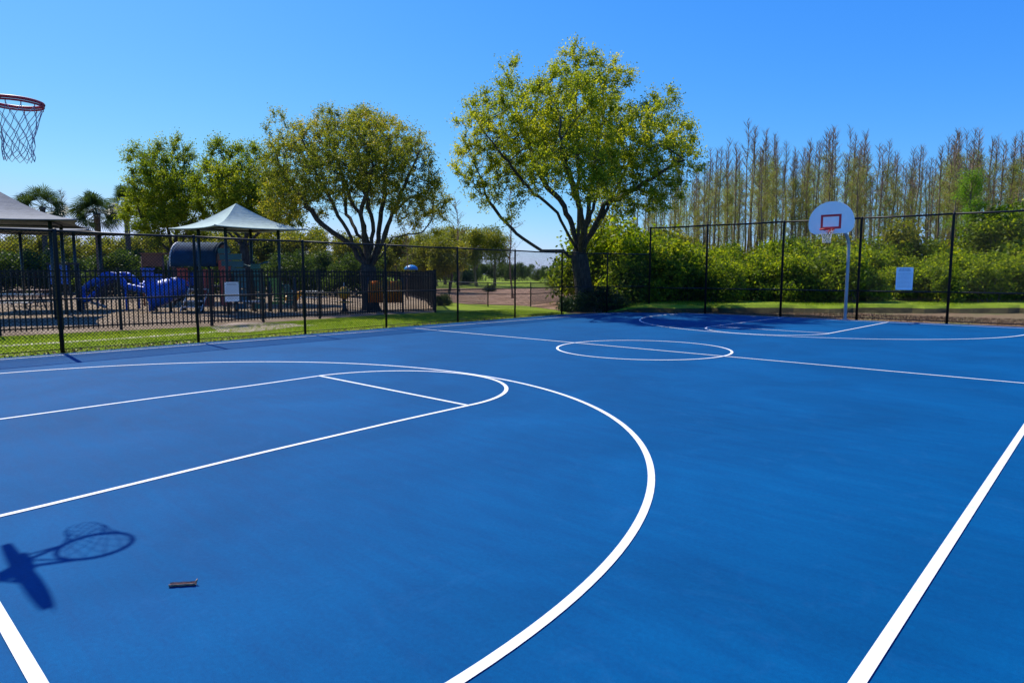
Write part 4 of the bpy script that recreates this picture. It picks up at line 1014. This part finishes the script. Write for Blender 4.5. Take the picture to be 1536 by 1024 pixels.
# ------------------------------------------------------------------ woods behind the playground and the open field
wt = [bush_variant('woodland_tree', M['wood_far'], 7.0, 6.4, 400+k, 9000, .24, 16, label='x', cat='tree', group='trees behind the playground', tree=True, stem='bark2') for k in range(4)]
wd = [bush_variant('woodland_shrub', M['hedge'], 4.0, 5.0, 420+k, 8000, .2, 15, label='x', cat='shrub', group='dark shrubs of the far belt', stem='bark2') for k in range(3)]
def topto(v, D, hb): return (CAM[2]+(411-v)*D/FPX)/hb
sp = []; u = -60; k = 0
while u < 690:
    D = RN.uniform(55, 66); v = np.interp(u, [-60, 60, 130, 200, 260, 420, 470, 560, 640, 700], [345, 345, 350, 352, 340, 330, 345, 352, 355, 350])+RN.uniform(-6, 8)
    sp.append((u, D, topto(v, D, 7.0), k)); k += 1; u += RN.uniform(26, 44)
scatter(wt, sp, between(sp, [(-200, 'picture edge'), (152, 'fan palm'), (240, 'brown play tower'), (354, 'green canopy'), (450, 'third low post'), (556, 'oak trunk'), (1000, 'lone cypress')], '%s olive woodland tree'), G0)
sd_ = []; u = -40; k = 0
while u < 905:
    D = RN.uniform(46, 53) if u < 560 else RN.uniform(135, 165)
    v = RN.uniform(372, 390) if u < 560 else np.interp(u, [560, 690, 760, 810, 860, 900], [386, 390, 393, 399, 396, 384])+RN.uniform(-3, 4)
    sd_.append((u, D, topto(v, D, 4.0), k)); k += 1; u += RN.uniform(30, 44) if u < 560 else RN.uniform(13, 20)
BM = [(-200, 'picture edge'), (152, 'fan palm'), (240, 'brown play tower'), (354, 'green canopy'), (450, 'third low post'), (556, 'oak trunk'), (640, 'picket fence end'), (770, 'lone cypress'), (1000, 'big trunk')]
scatter(wd, sd_, between(sd_, BM, '%s dark shrub of the far belt'), G0)
tall = [bush_variant('field_tree', M['wood_far'], 10.0, 7.5, 440+k, 10000, .26, 17, label='x', cat='tree', group='tall olive trees beyond the field', tree=True, stem='bark2') for k in range(2)]
sp = [(655, 88, topto(350, 88, 10), 0), (690, 92, topto(338, 92, 10), 1), (715, 84, topto(334, 84, 10), 0), (742, 88, topto(338, 88, 10), 1), (632, 82, topto(345, 82, 10), 1), (668, 100, topto(332, 100, 10), 0)]
nm = ['olive field tree just right of the oak crown', 'olive field tree behind the bare sapling', 'tallest olive field tree, left of the thin lone cypress', 'rightmost olive field tree, its crown edge against open sky',
      'leftmost olive field tree, partly behind the oak crown', 'rear olive field tree peeping between its neighbours']
scatter(tall, sp, lambda i, *a: nm[i], G0)
def lone(seed, u, v, D, label, sc=1.0):
    t = cypress(seed, 8.0, 1, M['fuzz'], .07, .8, .30); b_ = base(u, D); s = topto(v, D, 8.0); t.location = (b_[0], b_[1], G0); t.scale = (s*sc, s*sc, s); t['label'] = label; t['group'] = 'bare trees beyond the field'
lone(501, 688, 304, 60, 'bare twiggy cypress standing in front of the olive field trees', 1.5)
lone(502, 769, 286, 44, 'thin lone bare cypress rising left of the big tree', 1.1)
lone(503, 612, 352, 42, 'slender bare sapling right of the oak trunk', 1.2)
lone(504, 330/3.84, 297, 66, 'bare twiggy tree above the left canopies', 1.4)
lone(505, 108, 292, 68, 'bare twiggy tree left of the fan palm', 1.4)
big = [bush_variant('thicket_tree', M['bush'], 5.0, 4.6, 460+k, 12000, .14, 16, label='x', cat='tree', group='bright trees right of the big trunk', tree=False) for k in range(2)]
sp = [(915, 36, topto(368, 36, 5), 0), (948, 37, topto(352, 37, 5), 1), (985, 38, topto(352, 38, 5), 0), (895, 42, topto(372, 42, 5), 1)]
nm = ['bright bushy tree just right of the big trunk', 'tallest bright bushy tree left of the tall fence corner', 'bright bushy tree behind the tall fence corner', 'lower bright bushy tree farthest back by the big trunk']
scatter(big, sp, lambda i, *a: nm[i], .1)
# small mounds and shrubs on the field
fs = [bush_variant('field_shrub', M['bushd'], 1.2, 2.4, 480, 2500, .16, 9, label='x', group='dark shrubs on the field')]
scatter(fs, [(698, 98, 1.5, 0), (735, 60, .5, 0), (662, 34, .45, 0)], lambda i, *a: ['dark rounded shrub on the far grass', 'tiny dark shrub on the grass strip past the low fence', 'small dark shrub at the end of the picket fence'][i], G0)

# ------------------------------------------------------------------ palms
def palm(u, v, D, label, seed, R=1.9, crownn=34):
    rng = np.random.default_rng(seed); o = base(u, D); H = CAM[2]+(411-v)*D/FPX; t = thing('fan_palm', label, 'palm', (o[0], o[1], 0), 'palms behind the playground')
    o = np.array([o[0], o[1], 0]); top = o+Z*H
    MB().tube([o-Z*.1, o+Z*.3, o+Z*H*.5, o+Z*(H-.3), top], [.26, .21, .19, .20, .26], 12).build('trunk', M['bark3'], t, True)
    V = []; F = []; var = []
    for k in range(crownn):
        a = rng.uniform(0, 6.28); el = rng.uniform(-.75, 1.25); d_ = np.array([math.cos(a)*math.cos(el), math.sin(a)*math.cos(el), math.sin(el)])
        pl = R*rng.uniform(.40, .55); hub = top+d_*pl; hub[2] -= .12*pl; side = np.cross(d_, Z); side /= np.linalg.norm(side)+1e-9; upn = np.cross(side, d_); ro_ = rng.normal()*.75; side, upn = side*math.cos(ro_)+upn*math.sin(ro_), upn*math.cos(ro_)-side*math.sin(ro_)
        s0 = len(V); V += [top+side*.02, hub+side*.015, hub-side*.015, top-side*.02]; F.append((s0, s0+1, s0+2, s0+3)); var.append(.6)
        nl = 22; v_ = rng.uniform(0, .8)
        for j in range(nl):
            th = math.radians(-115+230*j/(nl-1)); ll = R*.55*(1-.25*abs(th)/2)*rng.uniform(.88, 1.08)
            dr = d_*math.cos(th)+side*math.sin(th)+upn*.18; dr /= np.linalg.norm(dr); w = np.cross(dr, upn); w /= np.linalg.norm(w)+1e-9
            m1 = hub+dr*ll*.55+upn*.02; e1_ = hub+dr*ll; e1_ = e1_+np.array([0, 0, -.22*ll]); s0 = len(V)
            V += [hub, m1+w*.035, e1_, m1-w*.035]; F.append((s0, s0+1, s0+2, s0+3)); var.append(np.clip(v_+rng.normal()*.12, 0, 1))
    make('fronds', np.array(V), np.array(F), M['palm'], t, var=var)
    return t
palm(152, 322, 46, 'fan palm with full round head above the blue arch climber', 1, 1.95, 40)
palm(196, 306, 52, 'fan palm half hidden at the left edge of the leafy tree', 2, 1.8, 34)
palm(72, 313, 54, 'fan palm with pale green head above the left canopies', 3, 2.3, 34)

# ------------------------------------------------------------------ grass, litter
def scatter_blades(name, polys, dens, h, w, mat, seed, z, kind_label=None, flat=False):
    rng = np.random.default_rng(seed); P = []
    for poly_ in polys:
        q = np.array(poly_)[:, :2]; lo, hi = q.min(0), q.max(0); n = int(dens*np.prod(hi-lo)); c = rng.uniform(lo, hi, (n, 2)); ins = np.zeros(n, bool); j = len(q)-1
        for i in range(len(q)):
            cond = ((q[i, 1] > c[:, 1]) != (q[j, 1] > c[:, 1])) & (c[:, 0] < (q[j, 0]-q[i, 0])*(c[:, 1]-q[i, 1])/(q[j, 1]-q[i, 1]+1e-12)+q[i, 0]); ins ^= cond; j = i
        P.append(c[ins])
    P = np.vstack(P); n = len(P)
    if flat:
        V, F, var = leaves(np.c_[P, np.full(n, z+.006)], 1, (0, 0, .004), h, w, rng, flat=.93)
    else:
        a = rng.uniform(0, 6.28, n); hh = h*rng.uniform(.5, 1.3, n); b3 = np.c_[P, np.full(n, z)]; s = np.c_[np.cos(a), np.sin(a), np.zeros(n)]*w/2
        ln = np.c_[rng.normal(size=(n, 2))*.4, np.ones(n)]*hh[:, None]
        V = np.stack([b3-s, b3+s, b3+ln*.6+s*.7, b3+ln], 1).reshape(-1, 3); F = np.arange(4*n).reshape(-1, 4)
        f = .5+.22*np.sin(P[:, 0]*.9)*np.cos(P[:, 1]*.7)+rng.normal(size=n)*.2; var = np.clip(f, 0, 1)
    o = make(name, V, F, mat, var=var); o['kind'] = 'stuff'; return o
near_lawn = [g(-120, 548), g(92, 533), g(456, 503), g(700, 484), g(846, 473), g(846, 468), g(760, 463), g(655, 469), g(480, 478.5), g(318, 489), g(182, 495), g(0, 504), g(-120, 512)]
# leave the narrow path free of blades
def minus_path(poly_): return poly_
scatter_blades('grass', [near_lawn], 520, .05, .012, M['grass'], 8, G0)
scatter_blades('bank_grass', [[tuple(base(905, 27.8)[:2]), tuple(base(1540, 27.8)[:2]), tuple(base(1540, 31.5)[:2]), tuple(base(905, 31.5)[:2])]], 260, .09, .02, M['grass'], 9, .27)
scatter_blades('leaf_litter', [[(fa[0]+.22, -4.5), (fb[0]+.22, 15.2), (fb[0]-.25, 15.2), (fa[0]-.25, -4.5)]], 260, .045, .03, M['litter'], 10, .0, flat=True)
scatter_blades('dry_grass', [[(-7.3, 19.6), (9, 20.9), (9, 24.5), (-7.3, 23.5)]], 220, .08, .022, M['litter'], 12, G0)
